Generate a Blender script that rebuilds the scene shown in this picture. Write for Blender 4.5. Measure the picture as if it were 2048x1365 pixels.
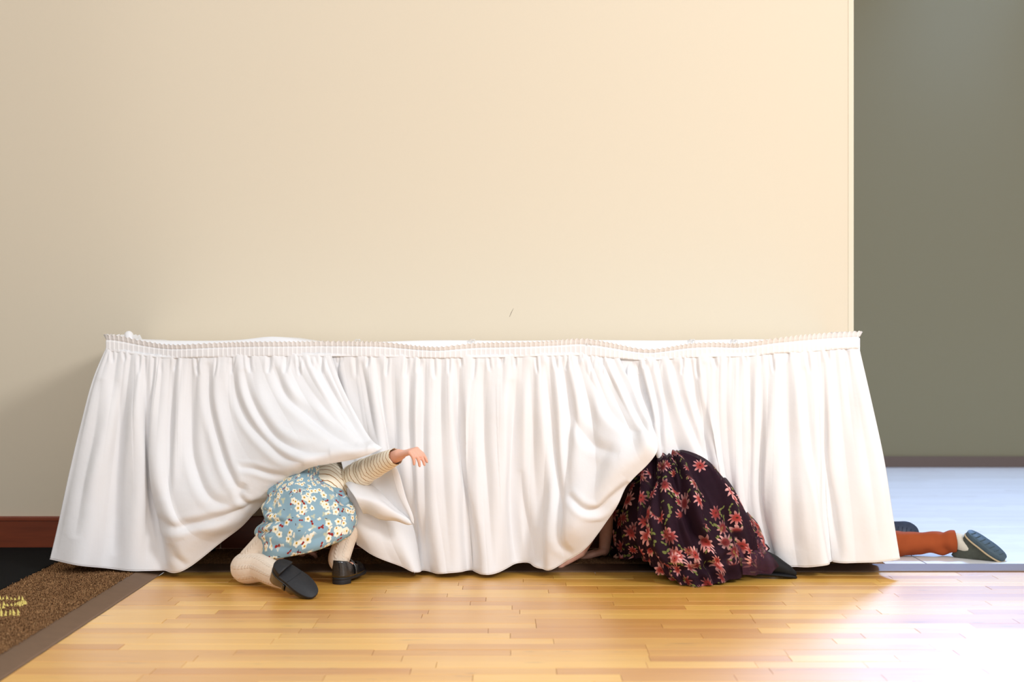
import bpy, bmesh, math, random
import numpy as np
from mathutils import Vector, Matrix

C = bpy.context.scene.collection
for o in list(bpy.data.objects):
    bpy.data.objects.remove(o)
R = math.radians
PI = math.pi

# ------------------------------------------------------------------ camera
D0, H0, F = 4.676, 0.77, 2844.4          # distance of the skirt front, lens height, focal length in pixels
cd = bpy.data.cameras.new('camera')
cd.sensor_width = 36.0
cd.lens = 50.0
cd.clip_start = 0.05
cd.dof.use_dof = True
cd.dof.focus_distance = 4.62
cd.dof.aperture_fstop = 2.6
cam = bpy.data.objects.new('camera', cd)
C.objects.link(cam)
cam.location = (0, -D0, H0)
cam.rotation_euler = (PI/2, 0, 0)
bpy.context.scene.camera = cam

# ------------------------------------------------------------------ world, light, exposure
sc = bpy.context.scene
sc.view_settings.view_transform = 'Standard'
sc.view_settings.look = 'None'
sc.view_settings.gamma = 1.0
sc.view_settings.exposure = 0.0
sc.view_settings.use_curve_mapping = False
w = bpy.data.worlds.new('world')
sc.world = w
w.use_nodes = True
w.node_tree.nodes['Background'].inputs[0].default_value = (0.97, 0.975, 1.0, 1)
w.node_tree.nodes['Background'].inputs[1].default_value = 0.80

def area(name, loc, target, sx, sy, power, col, spread=180):
    l = bpy.data.lights.new(name, 'AREA')
    l.shape = 'RECTANGLE'; l.size = sx; l.size_y = sy
    l.energy = power; l.color = col; l.spread = R(spread)
    o = bpy.data.objects.new(name, l); C.objects.link(o)
    o.location = loc
    d = Vector(target) - Vector(loc)
    o.rotation_euler = d.to_track_quat('-Z', 'Y').to_euler()
    return o
area('key_light', (3.0, -3.6, 2.9), (0.0, 0.1, 0.6), 0.9, 0.9, 130, (0.98, 0.985, 1.0))
area('fill_light', (-1.5, -5.5, 3.2), (0.0, 0.2, 0.4), 3.0, 2.0, 62, (0.98, 0.98, 1.0))
area('window_light', (2.75, 3.72, 3.22), (2.2, 0.0, 0.0), 0.8, 0.75, 190, (0.33, 0.54, 1.0), 132)
def spot(name, loc, target, power, col, ang, blend, rad):
    l = bpy.data.lights.new(name, 'SPOT')
    l.energy = power; l.color = col; l.spot_size = R(ang); l.spot_blend = blend; l.shadow_soft_size = rad
    o = bpy.data.objects.new(name, l); C.objects.link(o)
    o.location = loc
    d = Vector(target) - Vector(loc)
    o.rotation_euler = d.to_track_quat('-Z', 'Y').to_euler()
    return o
spot('wall_beam_spot', (1.7, -4.0, 2.8), (0.95, 0.5, 2.15), 104, (0.96, 0.97, 1.0), 55, 0.30, 0.10)  # added spot, its cone edge imitates the slanting light edge on the wall

# ------------------------------------------------------------------ projection helpers: photograph pixel + depth -> point of the room
def P(px, py, Y=0.0):
    d = Y + D0
    return np.array(((px-1024)*d/F, Y, H0-(py-682.5)*d/F))

# ------------------------------------------------------------------ node helpers
def new_mat(name):
    m = bpy.data.materials.new(name); m.use_nodes = True
    return m, m.node_tree, m.node_tree.nodes['Principled BSDF']
def N(nt, typ, **kw):
    n = nt.nodes.new(typ)
    for k, v in kw.items():
        setattr(n, k, v)
    return n
def lk(nt, a, b):
    nt.links.new(a, b)
def setin(nt, sock, v):
    if isinstance(v, bpy.types.NodeSocket): nt.links.new(v, sock)
    else: sock.default_value = v
def mth(nt, op, a, b=None, c=None, clamp=False):
    n = N(nt, 'ShaderNodeMath', operation=op, use_clamp=clamp)
    setin(nt, n.inputs[0], a)
    if b is not None: setin(nt, n.inputs[1], b)
    if c is not None: setin(nt, n.inputs[2], c)
    return n.outputs[0]
def vmth(nt, op, a, b=None, out=0):
    n = N(nt, 'ShaderNodeVectorMath', operation=op)
    setin(nt, n.inputs[0], a)
    if b is not None: setin(nt, n.inputs[1], b)
    return n.outputs[out]
def mixc(nt, f, a, b):
    n = N(nt, 'ShaderNodeMix', data_type='RGBA')
    setin(nt, n.inputs[0], f); setin(nt, n.inputs[6], a); setin(nt, n.inputs[7], b)
    return n.outputs[2]
def sstep(nt, x, lo, hi):
    n = N(nt, 'ShaderNodeMapRange', interpolation_type='SMOOTHSTEP')
    setin(nt, n.inputs[0], x); n.inputs[1].default_value = lo; n.inputs[2].default_value = hi
    return n.outputs[0]
def noise(nt, vec, scale, detail=3, rough=.5):
    n = N(nt, 'ShaderNodeTexNoise')
    if vec is not None: lk(nt, vec, n.inputs['Vector'])
    n.inputs['Scale'].default_value = scale; n.inputs['Detail'].default_value = detail
    n.inputs['Roughness'].default_value = rough
    return n.outputs['Fac']
def bump(nt, bs, h, strength, dist):
    b = N(nt, 'ShaderNodeBump'); b.inputs['Strength'].default_value = strength
    b.inputs['Distance'].default_value = dist
    lk(nt, h, b.inputs['Height']); lk(nt, b.outputs[0], bs.inputs['Normal'])
def mapping(nt, vec, scale):
    m = N(nt, 'ShaderNodeMapping'); lk(nt, vec, m.inputs[0]); m.inputs['Scale'].default_value = scale
    return m.outputs[0]
def col(c): return (c[0], c[1], c[2], 1)

def plain(name, c, rough=.6, spec=.5, metal=0, nscale=40, var=.08, bs_=0.0, bd=.001, coat=0):
    m, nt, b = new_mat(name)
    tc = N(nt, 'ShaderNodeTexCoord')
    f = noise(nt, tc.outputs['Object'], nscale, 3)
    lk(nt, mixc(nt, f, col([x*(1-var) for x in c]), col([min(1, x*(1+var)) for x in c])), b.inputs['Base Color'])
    b.inputs['Roughness'].default_value = rough
    b.inputs['Specular IOR Level'].default_value = spec
    b.inputs['Metallic'].default_value = metal
    if coat: b.inputs['Coat Weight'].default_value = coat; b.inputs['Coat Roughness'].default_value = .1
    if bs_: bump(nt, b, f, bs_, bd)
    return m

# wall paint
M = {}
M['cream'] = plain('cream_paint', (.685, .602, .466), .75, .25, nscale=180, var=.012, bs_=.12, bd=.0006)
M['trim_white'] = plain('corner_bead_paint', (.70, .63, .49), .6, .3, nscale=60, var=.01)
M['green'] = plain('grey_green_paint', (.205, .185, .118), .8, .25, nscale=90, var=.02, bs_=.1, bd=.0006)
M['ceiling'] = plain('ceiling_paint', (.8, .78, .74), .8, .2, nscale=90, var=.01)
M['vinyl'] = plain('brown_cove_base', (.115, .078, .062), .5, .4, var=.05)
M['black_mat'] = plain('black_rubber_mat', (.008, .008, .008), 1.0, .08, nscale=260, var=.5, bs_=.7, bd=.002)
M['reducer'] = plain('taupe_vinyl_strip', (.185, .112, .068), .5, .3, nscale=30, var=.10)
M['steel'] = plain('black_steel', (.015, .015, .016), .4, .5)
M['laminate'] = plain('white_laminate', (.75, .74, .72), .45, .4)
M['skin'] = plain('skin', (.80, .43, .31), .5, .4, nscale=60, var=.07)
M['skin'].node_tree.nodes['Principled BSDF'].inputs['Subsurface Weight'].default_value = .12
M['skin'].node_tree.nodes['Principled BSDF'].inputs['Subsurface Radius'].default_value = (.010, .004, .002)
M['sole'] = plain('black_rubber_sole', (.012, .012, .014), .55, .4, nscale=150, var=.4, bs_=.25, bd=.0006)
M['patent'] = plain('black_patent_leather', (.008, .008, .009), .16, .6, nscale=320, var=.3, bs_=.5, bd=.0012, coat=.6)
M['black_tights'] = plain('black_nylon', (.006, .006, .007), .6, .25, nscale=400, var=.3)
M['hair'] = plain('brown_hair', (.16, .08, .035), .5, .4, nscale=200, var=.5)
M['slate'] = plain('slate_blue_rubber', (.050, .080, .100), .6, .35, nscale=60, var=.3, bs_=.3, bd=.002)
M['olive_suede'] = plain('grey_olive_suede', (.075, .080, .062), .85, .2, nscale=90, var=.25)
M['piping'] = plain('tan_piping', (.45, .34, .20), .6, .3)
M['sock'] = plain('cream_sock', (.62, .57, .46), .85, .2, nscale=300, var=.1)
M['navy'] = plain('navy_rubber', (.018, .028, .055), .5, .4, nscale=60, var=.3)
M['grey_shirt'] = plain('grey_cotton', (.16, .18, .22), .85, .2, nscale=200, var=.1)
M['plum'] = plain('plum_lining', (.020, .008, .014), .7, .3, nscale=80, var=.3)
M['clip'] = plain('clear_plastic_clip', (.72, .70, .66), .25, .5)

def rust_mat():
    m, nt, b = new_mat('rust_twill')
    tc = N(nt, 'ShaderNodeTexCoord')
    f = noise(nt, tc.outputs['Object'], 14, 4)
    lk(nt, mixc(nt, f, (.24, .042, .010, 1), (.36, .075, .018, 1)), b.inputs['Base Color'])
    b.inputs['Roughness'].default_value = .85; b.inputs['Specular IOR Level'].default_value = .2
    bump(nt, b, noise(nt, mapping(nt, tc.outputs['Object'], (900, 500, 900)), 1, 1), .2, .0006)
    return m
M['rust'] = rust_mat()

def cloth_mat():
    m, nt, b = new_mat('white_polyester')
    uv = N(nt, 'ShaderNodeUVMap').outputs[0]
    tc = N(nt, 'ShaderNodeTexCoord')
    b.inputs['Base Color'].default_value = (.90, .90, .91, 1)
    b.inputs['Roughness'].default_value = .72; b.inputs['Specular IOR Level'].default_value = .25
    b.inputs['Sheen Weight'].default_value = .1
    h = noise(nt, tc.outputs['Object'], 11, 4, .55)
    h2 = noise(nt, tc.outputs['Object'], 700, 1)
    hh = mth(nt, 'ADD', h, mth(nt, 'MULTIPLY', h2, .03))
    bump(nt, b, hh, .35, .008)
    tr = N(nt, 'ShaderNodeBsdfTranslucent'); tr.inputs[0].default_value = (.84, .84, .85, 1)
    mx = N(nt, 'ShaderNodeMixShader'); mx.inputs[0].default_value = .12
    out = nt.nodes['Material Output']
    lk(nt, b.outputs[0], mx.inputs[1]); lk(nt, tr.outputs[0], mx.inputs[2]); lk(nt, mx.outputs[0], out.inputs[0])
    return m
M['cloth'] = cloth_mat()

def tights_mat():
    m, nt, b = new_mat('cream_cable_knit')
    uv = N(nt, 'ShaderNodeTexCoord').outputs['Object']
    f = noise(nt, uv, 130, 2)
    lk(nt, mixc(nt, f, (.74, .60, .47, 1), (.84, .73, .60, 1)), b.inputs['Base Color'])
    b.inputs['Roughness'].default_value = .85; b.inputs['Specular IOR Level'].default_value = .15
    b.inputs['Sheen Weight'].default_value = .2
    u = N(nt, 'ShaderNodeUVMap').outputs[0]
    s = N(nt, 'ShaderNodeSeparateXYZ'); lk(nt, u, s.inputs[0])
    # cables: braided columns running along the leg
    cabl = mth(nt, 'SINE', mth(nt, 'MULTIPLY', s.outputs[0], 2*PI*8))
    msk = sstep(nt, cabl, .3, .8)
    br = mth(nt, 'SINE', mth(nt, 'ADD', mth(nt, 'MULTIPLY', s.outputs[1], 2*PI*85), mth(nt, 'MULTIPLY', s.outputs[0], 90)))
    h = mth(nt, 'ADD', mth(nt, 'MULTIPLY', msk, mth(nt, 'ADD', 1.0, mth(nt, 'MULTIPLY', br, .7))), mth(nt, 'MULTIPLY', f, .5))
    bump(nt, b, h, .7, .0014)
    return m
M['tights'] = tights_mat()

def wood_mat(name, light, dark, per_obj=True, planks=False, rough=.24, rnd=.85):
    m, nt, b = new_mat(name)
    geo = N(nt, 'ShaderNodeNewGeometry')
    pos = geo.outputs['Position']
    if per_obj:
        oi = N(nt, 'ShaderNodeObjectInfo').outputs['Random']
    else:
        br = N(nt, 'ShaderNodeTexBrick')
        lk(nt, pos, br.inputs['Vector'])
        br.inputs['Color1'].default_value = (0, 0, 0, 1); br.inputs['Color2'].default_value = (1, 1, 1, 1)
        br.inputs['Mortar'].default_value = (.35, .35, .35, 1)
        br.inputs['Scale'].default_value = 1; br.inputs['Mortar Size'].default_value = .0012
        br.inputs['Brick Width'].default_value = .62; br.inputs['Row Height'].default_value = .066
        br.offset = .37; br.offset_frequency = 3
        sp_ = N(nt, 'ShaderNodeSeparateColor'); lk(nt, br.outputs['Color'], sp_.inputs[0])
        oi = sp_.outputs[0]
    off = N(nt, 'ShaderNodeCombineXYZ')
    lk(nt, mth(nt, 'MULTIPLY', oi, 37.0), off.inputs[0]); lk(nt, mth(nt, 'MULTIPLY', oi, 91.0), off.inputs[1])
    p2 = vmth(nt, 'ADD', pos, off.outputs[0])
    g1 = noise(nt, mapping(nt, p2, (1.6, 16, 1)), 1, 5, .6)
    g2 = noise(nt, mapping(nt, p2, (9, 190, 1)), 1, 3, .6)
    # knots and dark streaks
    kn = noise(nt, mapping(nt, p2, (5.0, 34, 1)), 1, 3, .6)
    knm = sstep(nt, kn, .625, .75)
    base = mixc(nt, mth(nt, 'ADD', mth(nt, 'MULTIPLY', oi, rnd), mth(nt, 'MULTIPLY', mth(nt, 'SUBTRACT', g1, .30), .9), clamp=True), col(dark), col(light))
    base = mixc(nt, mth(nt, 'MULTIPLY', g2, .22), base, col([x*.55 for x in dark]))
    base = mixc(nt, mth(nt, 'MULTIPLY', knm, .65), base, (.16, .055, .012, 1))
    lk(nt, base, b.inputs['Base Color'])
    rg = mth(nt, 'ADD', rough, mth(nt, 'MULTIPLY', noise(nt, pos, 6, 3), .10))
    lk(nt, rg, b.inputs['Roughness'])
    b.inputs['Specular IOR Level'].default_value = .5
    b.inputs['Coat Weight'].default_value = .9; b.inputs['Coat IOR'].default_value = 1.75; b.inputs['Coat Roughness'].default_value = .38
    bump(nt, b, g2, .04, .0006)
    return m
M['oak'] = wood_mat('varnished_oak', (.98, .555, .095), (.62, .235, .018), rough=.33)
M['oak_far'] = wood_mat('varnished_oak_field', (.98, .555, .095), (.62, .235, .018), per_obj=False, rough=.33)
M['hall'] = wood_mat('pale_hall_planks', (.90, .89, .87), (.78, .76, .73), per_obj=False, rough=.32)

def base_mat():
    m, nt, b = new_mat('red_brown_baseboard')
    geo = N(nt, 'ShaderNodeNewGeometry')
    p = mapping(nt, geo.outputs['Position'], (1.4, 1, 14))
    f = noise(nt, p, 2, 4, .6)
    lk(nt, mixc(nt, f, (.085, .016, .006, 1), (.30, .062, .020, 1)), b.inputs['Base Color'])
    b.inputs['Roughness'].default_value = .3
    return m
M['baseboard'] = base_mat()

def carpet_mat():
    m, nt, b = new_mat('brown_loop_carpet')
    geo = N(nt, 'ShaderNodeNewGeometry')
    p = geo.outputs['Position']
    f = noise(nt, p, 260, 3, .7)
    f2 = noise(nt, p, 7, 2)
    f3 = noise(nt, mapping(nt, p, (180, 70, 100)), 1, 2, .7)
    c = mixc(nt, sstep(nt, f, .38, .66), (.085, .036, .014, 1), (.50, .27, .12, 1))
    c = mixc(nt, sstep(nt, f3, .56, .72), c, (.60, .37, .18, 1))
    c = mixc(nt, mth(nt, 'MULTIPLY', f2, .4), c, (.16, .075, .035, 1))
    lk(nt, c, b.inputs['Base Color'])
    b.inputs['Roughness'].default_value = .95; b.inputs['Specular IOR Level'].default_value = .1
    bump(nt, b, mth(nt, 'ADD', f, f3), .8, .004)
    return m
M['carpet'] = carpet_mat()
M['gold'] = plain('gold_yarn', (.78, .62, .16), .45, .5, nscale=200, var=.3)

# flower print made of scattered voronoi cells --------------------------------
def flowers(nt, uv, scale, off, petals, rad, depth, prob, randomness=.75, soft=.02):
    v = vmth(nt, 'ADD', vmth(nt, 'MULTIPLY', uv, (scale, scale, 0)), off)
    vo = N(nt, 'ShaderNodeTexVoronoi', voronoi_dimensions='2D')
    vo.inputs['Scale'].default_value = 1; vo.inputs['Randomness'].default_value = randomness
    lk(nt, v, vo.inputs['Vector'])
    rel = vmth(nt, 'SUBTRACT', v, vo.outputs['Position'])
    s = N(nt, 'ShaderNodeSeparateXYZ'); lk(nt, rel, s.inputs[0])
    cc = N(nt, 'ShaderNodeSeparateColor'); lk(nt, vo.outputs['Color'], cc.inputs[0])
    r = mth(nt, 'SQRT', mth(nt, 'ADD', mth(nt, 'POWER', s.outputs[0], 2.0), mth(nt, 'POWER', s.outputs[1], 2.0)))
    a = mth(nt, 'ARCTAN2', s.outputs[1], s.outputs[0])
    rot = mth(nt, 'MULTIPLY', cc.outputs[2], 6.28)
    ang = mth(nt, 'ADD', mth(nt, 'MULTIPLY', a, float(petals)), rot)
    pr = mth(nt, 'MULTIPLY', rad, mth(nt, 'ADD', 1-depth, mth(nt, 'MULTIPLY', depth, mth(nt, 'COSINE', ang))))
    size = mth(nt, 'ADD', .7, mth(nt, 'MULTIPLY', cc.outputs[1], .3))
    pr = mth(nt, 'MULTIPLY', pr, size)
    m = mth(nt, 'SUBTRACT', pr, r)
    on = mth(nt, 'LESS_THAN', cc.outputs[0], prob)
    mask = mth(nt, 'MULTIPLY', sstep(nt, m, -soft, soft), on)
    return mask, r, on, cc.outputs[1], a
def print_blue():
    m, nt, b = new_mat('blue_floral_cotton')
    uv = N(nt, 'ShaderNodeUVMap').outputs[0]
    nz = noise(nt, uv, 25, 3)
    c = mixc(nt, nz, (.225, .365, .445, 1), (.31, .46, .54, 1))
    # cream smudges
    k, r, on, _, _ = flowers(nt, uv, 38, (3.3, 7.7, 0), 3, .30, .3, .35, soft=.1)
    c = mixc(nt, mth(nt, 'MULTIPLY', k, .7), c, (.66, .62, .36, 1))
    # dark red buds with black specks
    for sc_, off, pb, rd in ((34, (1.1, 2.2, 0), .40, .24), (45, (9.1, 5.2, 0), .34, .27)):
        k, r, on, _, _ = flowers(nt, uv, sc_, off, 2, rd, .45, pb, soft=.04)
        c = mixc(nt, k, c, (.30, .022, .014, 1))
    k, r, on, _, _ = flowers(nt, uv, 120, (4.2, 4.9, 0), 2, .34, .5, .10, soft=.05)
    c = mixc(nt, k, c, (.035, .02, .012, 1))
    # white five-petalled flowers in clusters
    clu = noise(nt, uv, 24, 1)
    cl = sstep(nt, clu, .47, .52)
    for sc_, off, pb in ((50, (5.5, 1.5, 0), .8), (44, (2.9, 6.1, 0), .38), (56, (8.9, 3.1, 0), .6)):
        k, r, on, _, _ = flowers(nt, uv, sc_, off, 5, .44, .13, pb, .7, soft=.03)
        if pb != .38: k = mth(nt, 'MULTIPLY', k, cl)
        else: k = mth(nt, 'MULTIPLY', k, .95)
        c = mixc(nt, k, c, (.88, .84, .70, 1))
        kc = mth(nt, 'MULTIPLY', k, sstep(nt, r, .15, .09))
        c = mixc(nt, kc, c, (.75, .46, .07, 1))
        kd = mth(nt, 'MULTIPLY', k, sstep(nt, r, .06, .035))
        c = mixc(nt, kd, c, (.10, .03, .01, 1))
    lk(nt, c, b.inputs['Base Color'])
    b.inputs['Roughness'].default_value = .85; b.inputs['Specular IOR Level'].default_value = .2
    bump(nt, b, noise(nt, uv, 900, 1), .15, .0006)
    return m
M['blue_print'] = print_blue()
M['blue_plain'] = plain('blue_cotton_binding', (.14, .25, .33), .8, .2)

def print_tulle():
    m, nt, b = new_mat('plum_floral_tulle')
    uv = N(nt, 'ShaderNodeUVMap').outputs[0]
    w_ = noise(nt, uv, 30, 2)
    wv = N(nt, 'ShaderNodeTexNoise'); lk(nt, uv, wv.inputs['Vector']); wv.inputs['Scale'].default_value = 40
    uvw = vmth(nt, 'ADD', uv, vmth(nt, 'MULTIPLY', vmth(nt, 'SUBTRACT', wv.outputs['Color'], (.5, .5, 0)), (.006, .006, 0)))
    c = mixc(nt, w_, (.012, .004, .008, 1), (.034, .011, .022, 1))
    a = None
    clu = sstep(nt, noise(nt, uv, 8, 1), .48, .52)
    # green leaves
    for sc_, off, pb in ((28, (1.5, 3.5, 0), .5), (36, (7.5, 2.5, 0), .4)):
        k, r, on, _, _ = flowers(nt, uvw, sc_, off, 2, .40, .55, pb, soft=.04)
        k = mth(nt, 'MULTIPLY', k, clu)
        k = mth(nt, 'MULTIPLY', k, .7)
        c = mixc(nt, k, c, (.22, .25, .065, 1)); a = k if a is None else mth(nt, 'MAXIMUM', a, k)
    # pink daisies with red throats, many petals
    for sc_, off, pb, rd in ((12.5, (4.5, 9.5, 0), .62, .44), (15, (6.1, 1.2, 0), .55, .44), (18, (2.7, 4.1, 0), .5, .44)):
        k, r, on, cv, aa = flowers(nt, uvw, sc_, off, 9, rd, .26, pb, .6, soft=.02)
        if sc_ != 12.5: k = mth(nt, 'MULTIPLY', k, clu)
        # dark gaps between the petals
        pc = mixc(nt, cv, (.55, .20, .19, 1), (.82, .44, .41, 1))
        pc = mixc(nt, sstep(nt, r, .30, .12), pc, (.36, .045, .038, 1))
        k = mth(nt, 'MULTIPLY', k, mth(nt, 'ADD', .45, mth(nt, 'MULTIPLY', sstep(nt, noise(nt, uv, 11, 2), .38, .58), .55)))
        c = mixc(nt, k, c, pc); a = mth(nt, 'MAXIMUM', a, k)
        kd = mth(nt, 'MULTIPLY', k, sstep(nt, r, .07, .03))
        c = mixc(nt, kd, c, (.07, .015, .01, 1))
    lk(nt, c, b.inputs['Base Color'])
    b.inputs['Roughness'].default_value = .75; b.inputs['Specular IOR Level'].default_value = .12
    b.inputs['Sheen Weight'].default_value = .03
    b.inputs['Sheen Tint'].default_value = (.6, .3, .5, 1)
    lk(nt, mth(nt, 'ADD', .78, mth(nt, 'MULTIPLY', a, .20)), b.inputs['Alpha'])
    return m
M['tulle'] = print_tulle()
def stripes():
    m, nt, b = new_mat('cream_striped_jersey')
    uv = N(nt, 'ShaderNodeUVMap').outputs[0]
    s = N(nt, 'ShaderNodeSeparateXYZ'); lk(nt, uv, s.inputs[0])
    wob = mth(nt, 'MULTIPLY', mth(nt, 'SUBTRACT', noise(nt, uv, 14, 2), .5), .012)
    ph = mth(nt, 'FRACT', mth(nt, 'DIVIDE', mth(nt, 'ADD', s.outputs[1], wob), .0150))
    k = mth(nt, 'LESS_THAN', ph, .14)
    c = mixc(nt, k, (.95, .87, .71, 1), (.36, .18, .05, 1))
    lk(nt, c, b.inputs['Base Color'])
    b.inputs['Roughness'].default_value = .85; b.inputs['Specular IOR Level'].default_value = .15
    return m
M['stripes'] = stripes()

# ------------------------------------------------------------------ object helpers
def tag(o, label=None, cat=None, group=None, kind=None):
    if label: o['label'] = label
    if cat: o['category'] = cat
    if group: o['group'] = group
    if kind: o['kind'] = kind
    return o
def empty(name, loc, label, cat):
    o = bpy.data.objects.new(name, None); C.objects.link(o); o.location = loc
    o.empty_display_size = .1
    return tag(o, label, cat)
def link(name, me, mat, parent=None, smooth=True):
    o = bpy.data.objects.new(name, me); C.objects.link(o)
    if mat is not None and len(me.materials) == 0: me.materials.append(mat)
    if parent is not None:
        o.parent = parent
        # vertices are given in room coordinates: cancel the parent's placement (parts themselves sit at the identity)
        if parent.parent is None: o.matrix_parent_inverse = Matrix.Translation(parent.location).inverted()
    if smooth: me.shade_smooth()
    return o
def mesh(name, verts, faces, uvs=None):
    me = bpy.data.meshes.new(name)
    vv = np.asarray(verts, dtype=np.float32).reshape(-1, 3)
    me.vertices.add(len(vv)); me.vertices.foreach_set('co', vv.ravel())
    if isinstance(faces, np.ndarray):
        lens_ = np.full(len(faces), faces.shape[1], dtype=np.int32); flat_ = faces.astype(np.int32).ravel()
    else:
        lens_ = np.array([len(f) for f in faces], dtype=np.int32)
        flat_ = np.fromiter((i for f in faces for i in f), dtype=np.int32, count=int(lens_.sum()))
    me.loops.add(len(flat_)); me.polygons.add(len(lens_))
    me.loops.foreach_set('vertex_index', flat_)
    me.polygons.foreach_set('loop_start', np.concatenate(([0], np.cumsum(lens_)[:-1])).astype(np.int32))
    me.update(calc_edges=True)
    if uvs is not None:
        l = me.uv_layers.new(name='UVMap')
        idx = np.empty(len(me.loops), dtype=np.int32); me.loops.foreach_get('vertex_index', idx)
        l.data.foreach_set('uv', np.asarray(uvs, dtype=np.float32)[idx].ravel())
    me.update()
    return me
def box_mesh(name, x0, x1, y0, y1, z0, z1, bev=0):
    bm = bmesh.new()
    vs = [bm.verts.new(p) for p in ((x0,y0,z0),(x1,y0,z0),(x1,y1,z0),(x0,y1,z0),(x0,y0,z1),(x1,y0,z1),(x1,y1,z1),(x0,y1,z1))]
    for f in ((0,3,2,1),(4,5,6,7),(0,1,5,4),(1,2,6,5),(2,3,7,6),(3,0,4,7)): bm.faces.new([vs[i] for i in f])
    if bev: bmesh.ops.bevel(bm, geom=bm.edges[:], offset=bev, segments=2, affect='EDGES', profile=.5)
    me = bpy.data.meshes.new(name); bm.to_mesh(me); bm.free()
    return me
def box(name, mat, x0, x1, y0, y1, z0, z1, parent=None, bev=0):
    return link(name, box_mesh(name, x0, x1, y0, y1, z0, z1, bev), mat, parent, smooth=False)
def join_meshes(name, parts):
    if all(isinstance(f, np.ndarray) for _, f, _ in parts):
        n = 0; FF = []
        for v, f, u in parts: FF.append(f+n); n += len(v)
        return mesh(name, np.concatenate([v for v, _, _ in parts]), np.concatenate(FF), np.concatenate([u for _, _, u in parts]))
    V, Fs, U = [], [], []
    for v, f, u in parts:
        n = len(V); V += [tuple(p) for p in v]; Fs += [tuple(i+n for i in q) for q in f]; U += [tuple(q) for q in u]
    return mesh(name, V, Fs, U)
def catmull(pts, n, ts=None):
    """centripetal-like Catmull-Rom through pts, n samples"""
    pts = np.asarray(pts, float)
    d = np.linalg.norm(np.diff(pts, axis=0), axis=1)
    t = np.concatenate(([0], np.cumsum(np.maximum(d, 1e-6))))
    if ts is None: s = np.linspace(0, t[-1], n)
    else: s = np.asarray(ts)*t[-1]
    return hermite(t, pts, s)
def hermite(t, pts, s):
    k = len(t)
    m = np.zeros_like(pts)
    for i in range(k):
        if i == 0: m[i] = (pts[1]-pts[0])/(t[1]-t[0])
        elif i == k-1: m[i] = (pts[-1]-pts[-2])/(t[-1]-t[-2])
        else:
            h0, h1 = t[i]-t[i-1], t[i+1]-t[i]
            m[i] = (h1*(pts[i]-pts[i-1])/h0 + h0*(pts[i+1]-pts[i])/h1)/(h0+h1)
    j = np.clip(np.searchsorted(t, s, side='right')-1, 0, k-2)
    h = (t[j+1]-t[j]); x = (s-t[j])/h
    sh = (-1,)+(1,)*(pts.ndim-1)
    x = x.reshape(sh); h = h.reshape(sh)
    return ((2*x**3-3*x**2+1)*pts[j] + (x**3-2*x**2+x)*h*m[j] + (-2*x**3+3*x**2)*pts[j+1] + (x**3-x**2)*h*m[j+1])
def tube(pts, radii, nseg=20, n=24, caps=True, flat=(1, 1), uv_u=1.0, up=None, dispf=None):
    """smooth tube through pts; returns verts, faces, uvs (v along in metres)"""
    pts = np.asarray(pts, float); radii = np.asarray(radii, float)
    allp = catmull(np.column_stack((pts, radii)), n)
    p, r = allp[:, :3], allp[:, 3]
    tan = np.gradient(p, axis=0); tan /= np.linalg.norm(tan, axis=1)[:, None]
    ref = np.array(up if up is not None else (0, 0, 1.0))
    if abs(np.dot(ref, tan[0])) > .95: ref = np.array((0, 1.0, 0))
    a = ref - tan[0]*np.dot(ref, tan[0]); a /= np.linalg.norm(a)
    V, Fc, U = [], [], []
    L = np.concatenate(([0], np.cumsum(np.linalg.norm(np.diff(p, axis=0), axis=1))))
    for i in range(n):
        a = a - tan[i]*np.dot(a, tan[i]); a /= np.linalg.norm(a)
        b = np.cross(tan[i], a)
        for j in range(nseg+1):
            th = 2*PI*j/nseg
            rr = r[i]
            if dispf: rr = rr + dispf(i/(n-1), th)
            V.append(p[i] + rr*(flat[0]*math.cos(th)*a + flat[1]*math.sin(th)*b)); U.append((j/nseg*uv_u, L[i]))
    for i in range(n-1):
        for j in range(nseg):
            q = i*(nseg+1)+j
            Fc.append((q, q+1, q+nseg+2, q+nseg+1))
    if caps:
        for i, sgn in ((0, -1), (n-1, 1)):
            c = len(V); V.append(p[i]+sgn*tan[i]*r[i]*.35); U.append((.5, L[i]))
            for j in range(nseg):
                q = i*(nseg+1)+j
                Fc.append((c, q+1, q) if sgn < 0 else (c, q, q+1))
    return V, Fc, U

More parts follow.
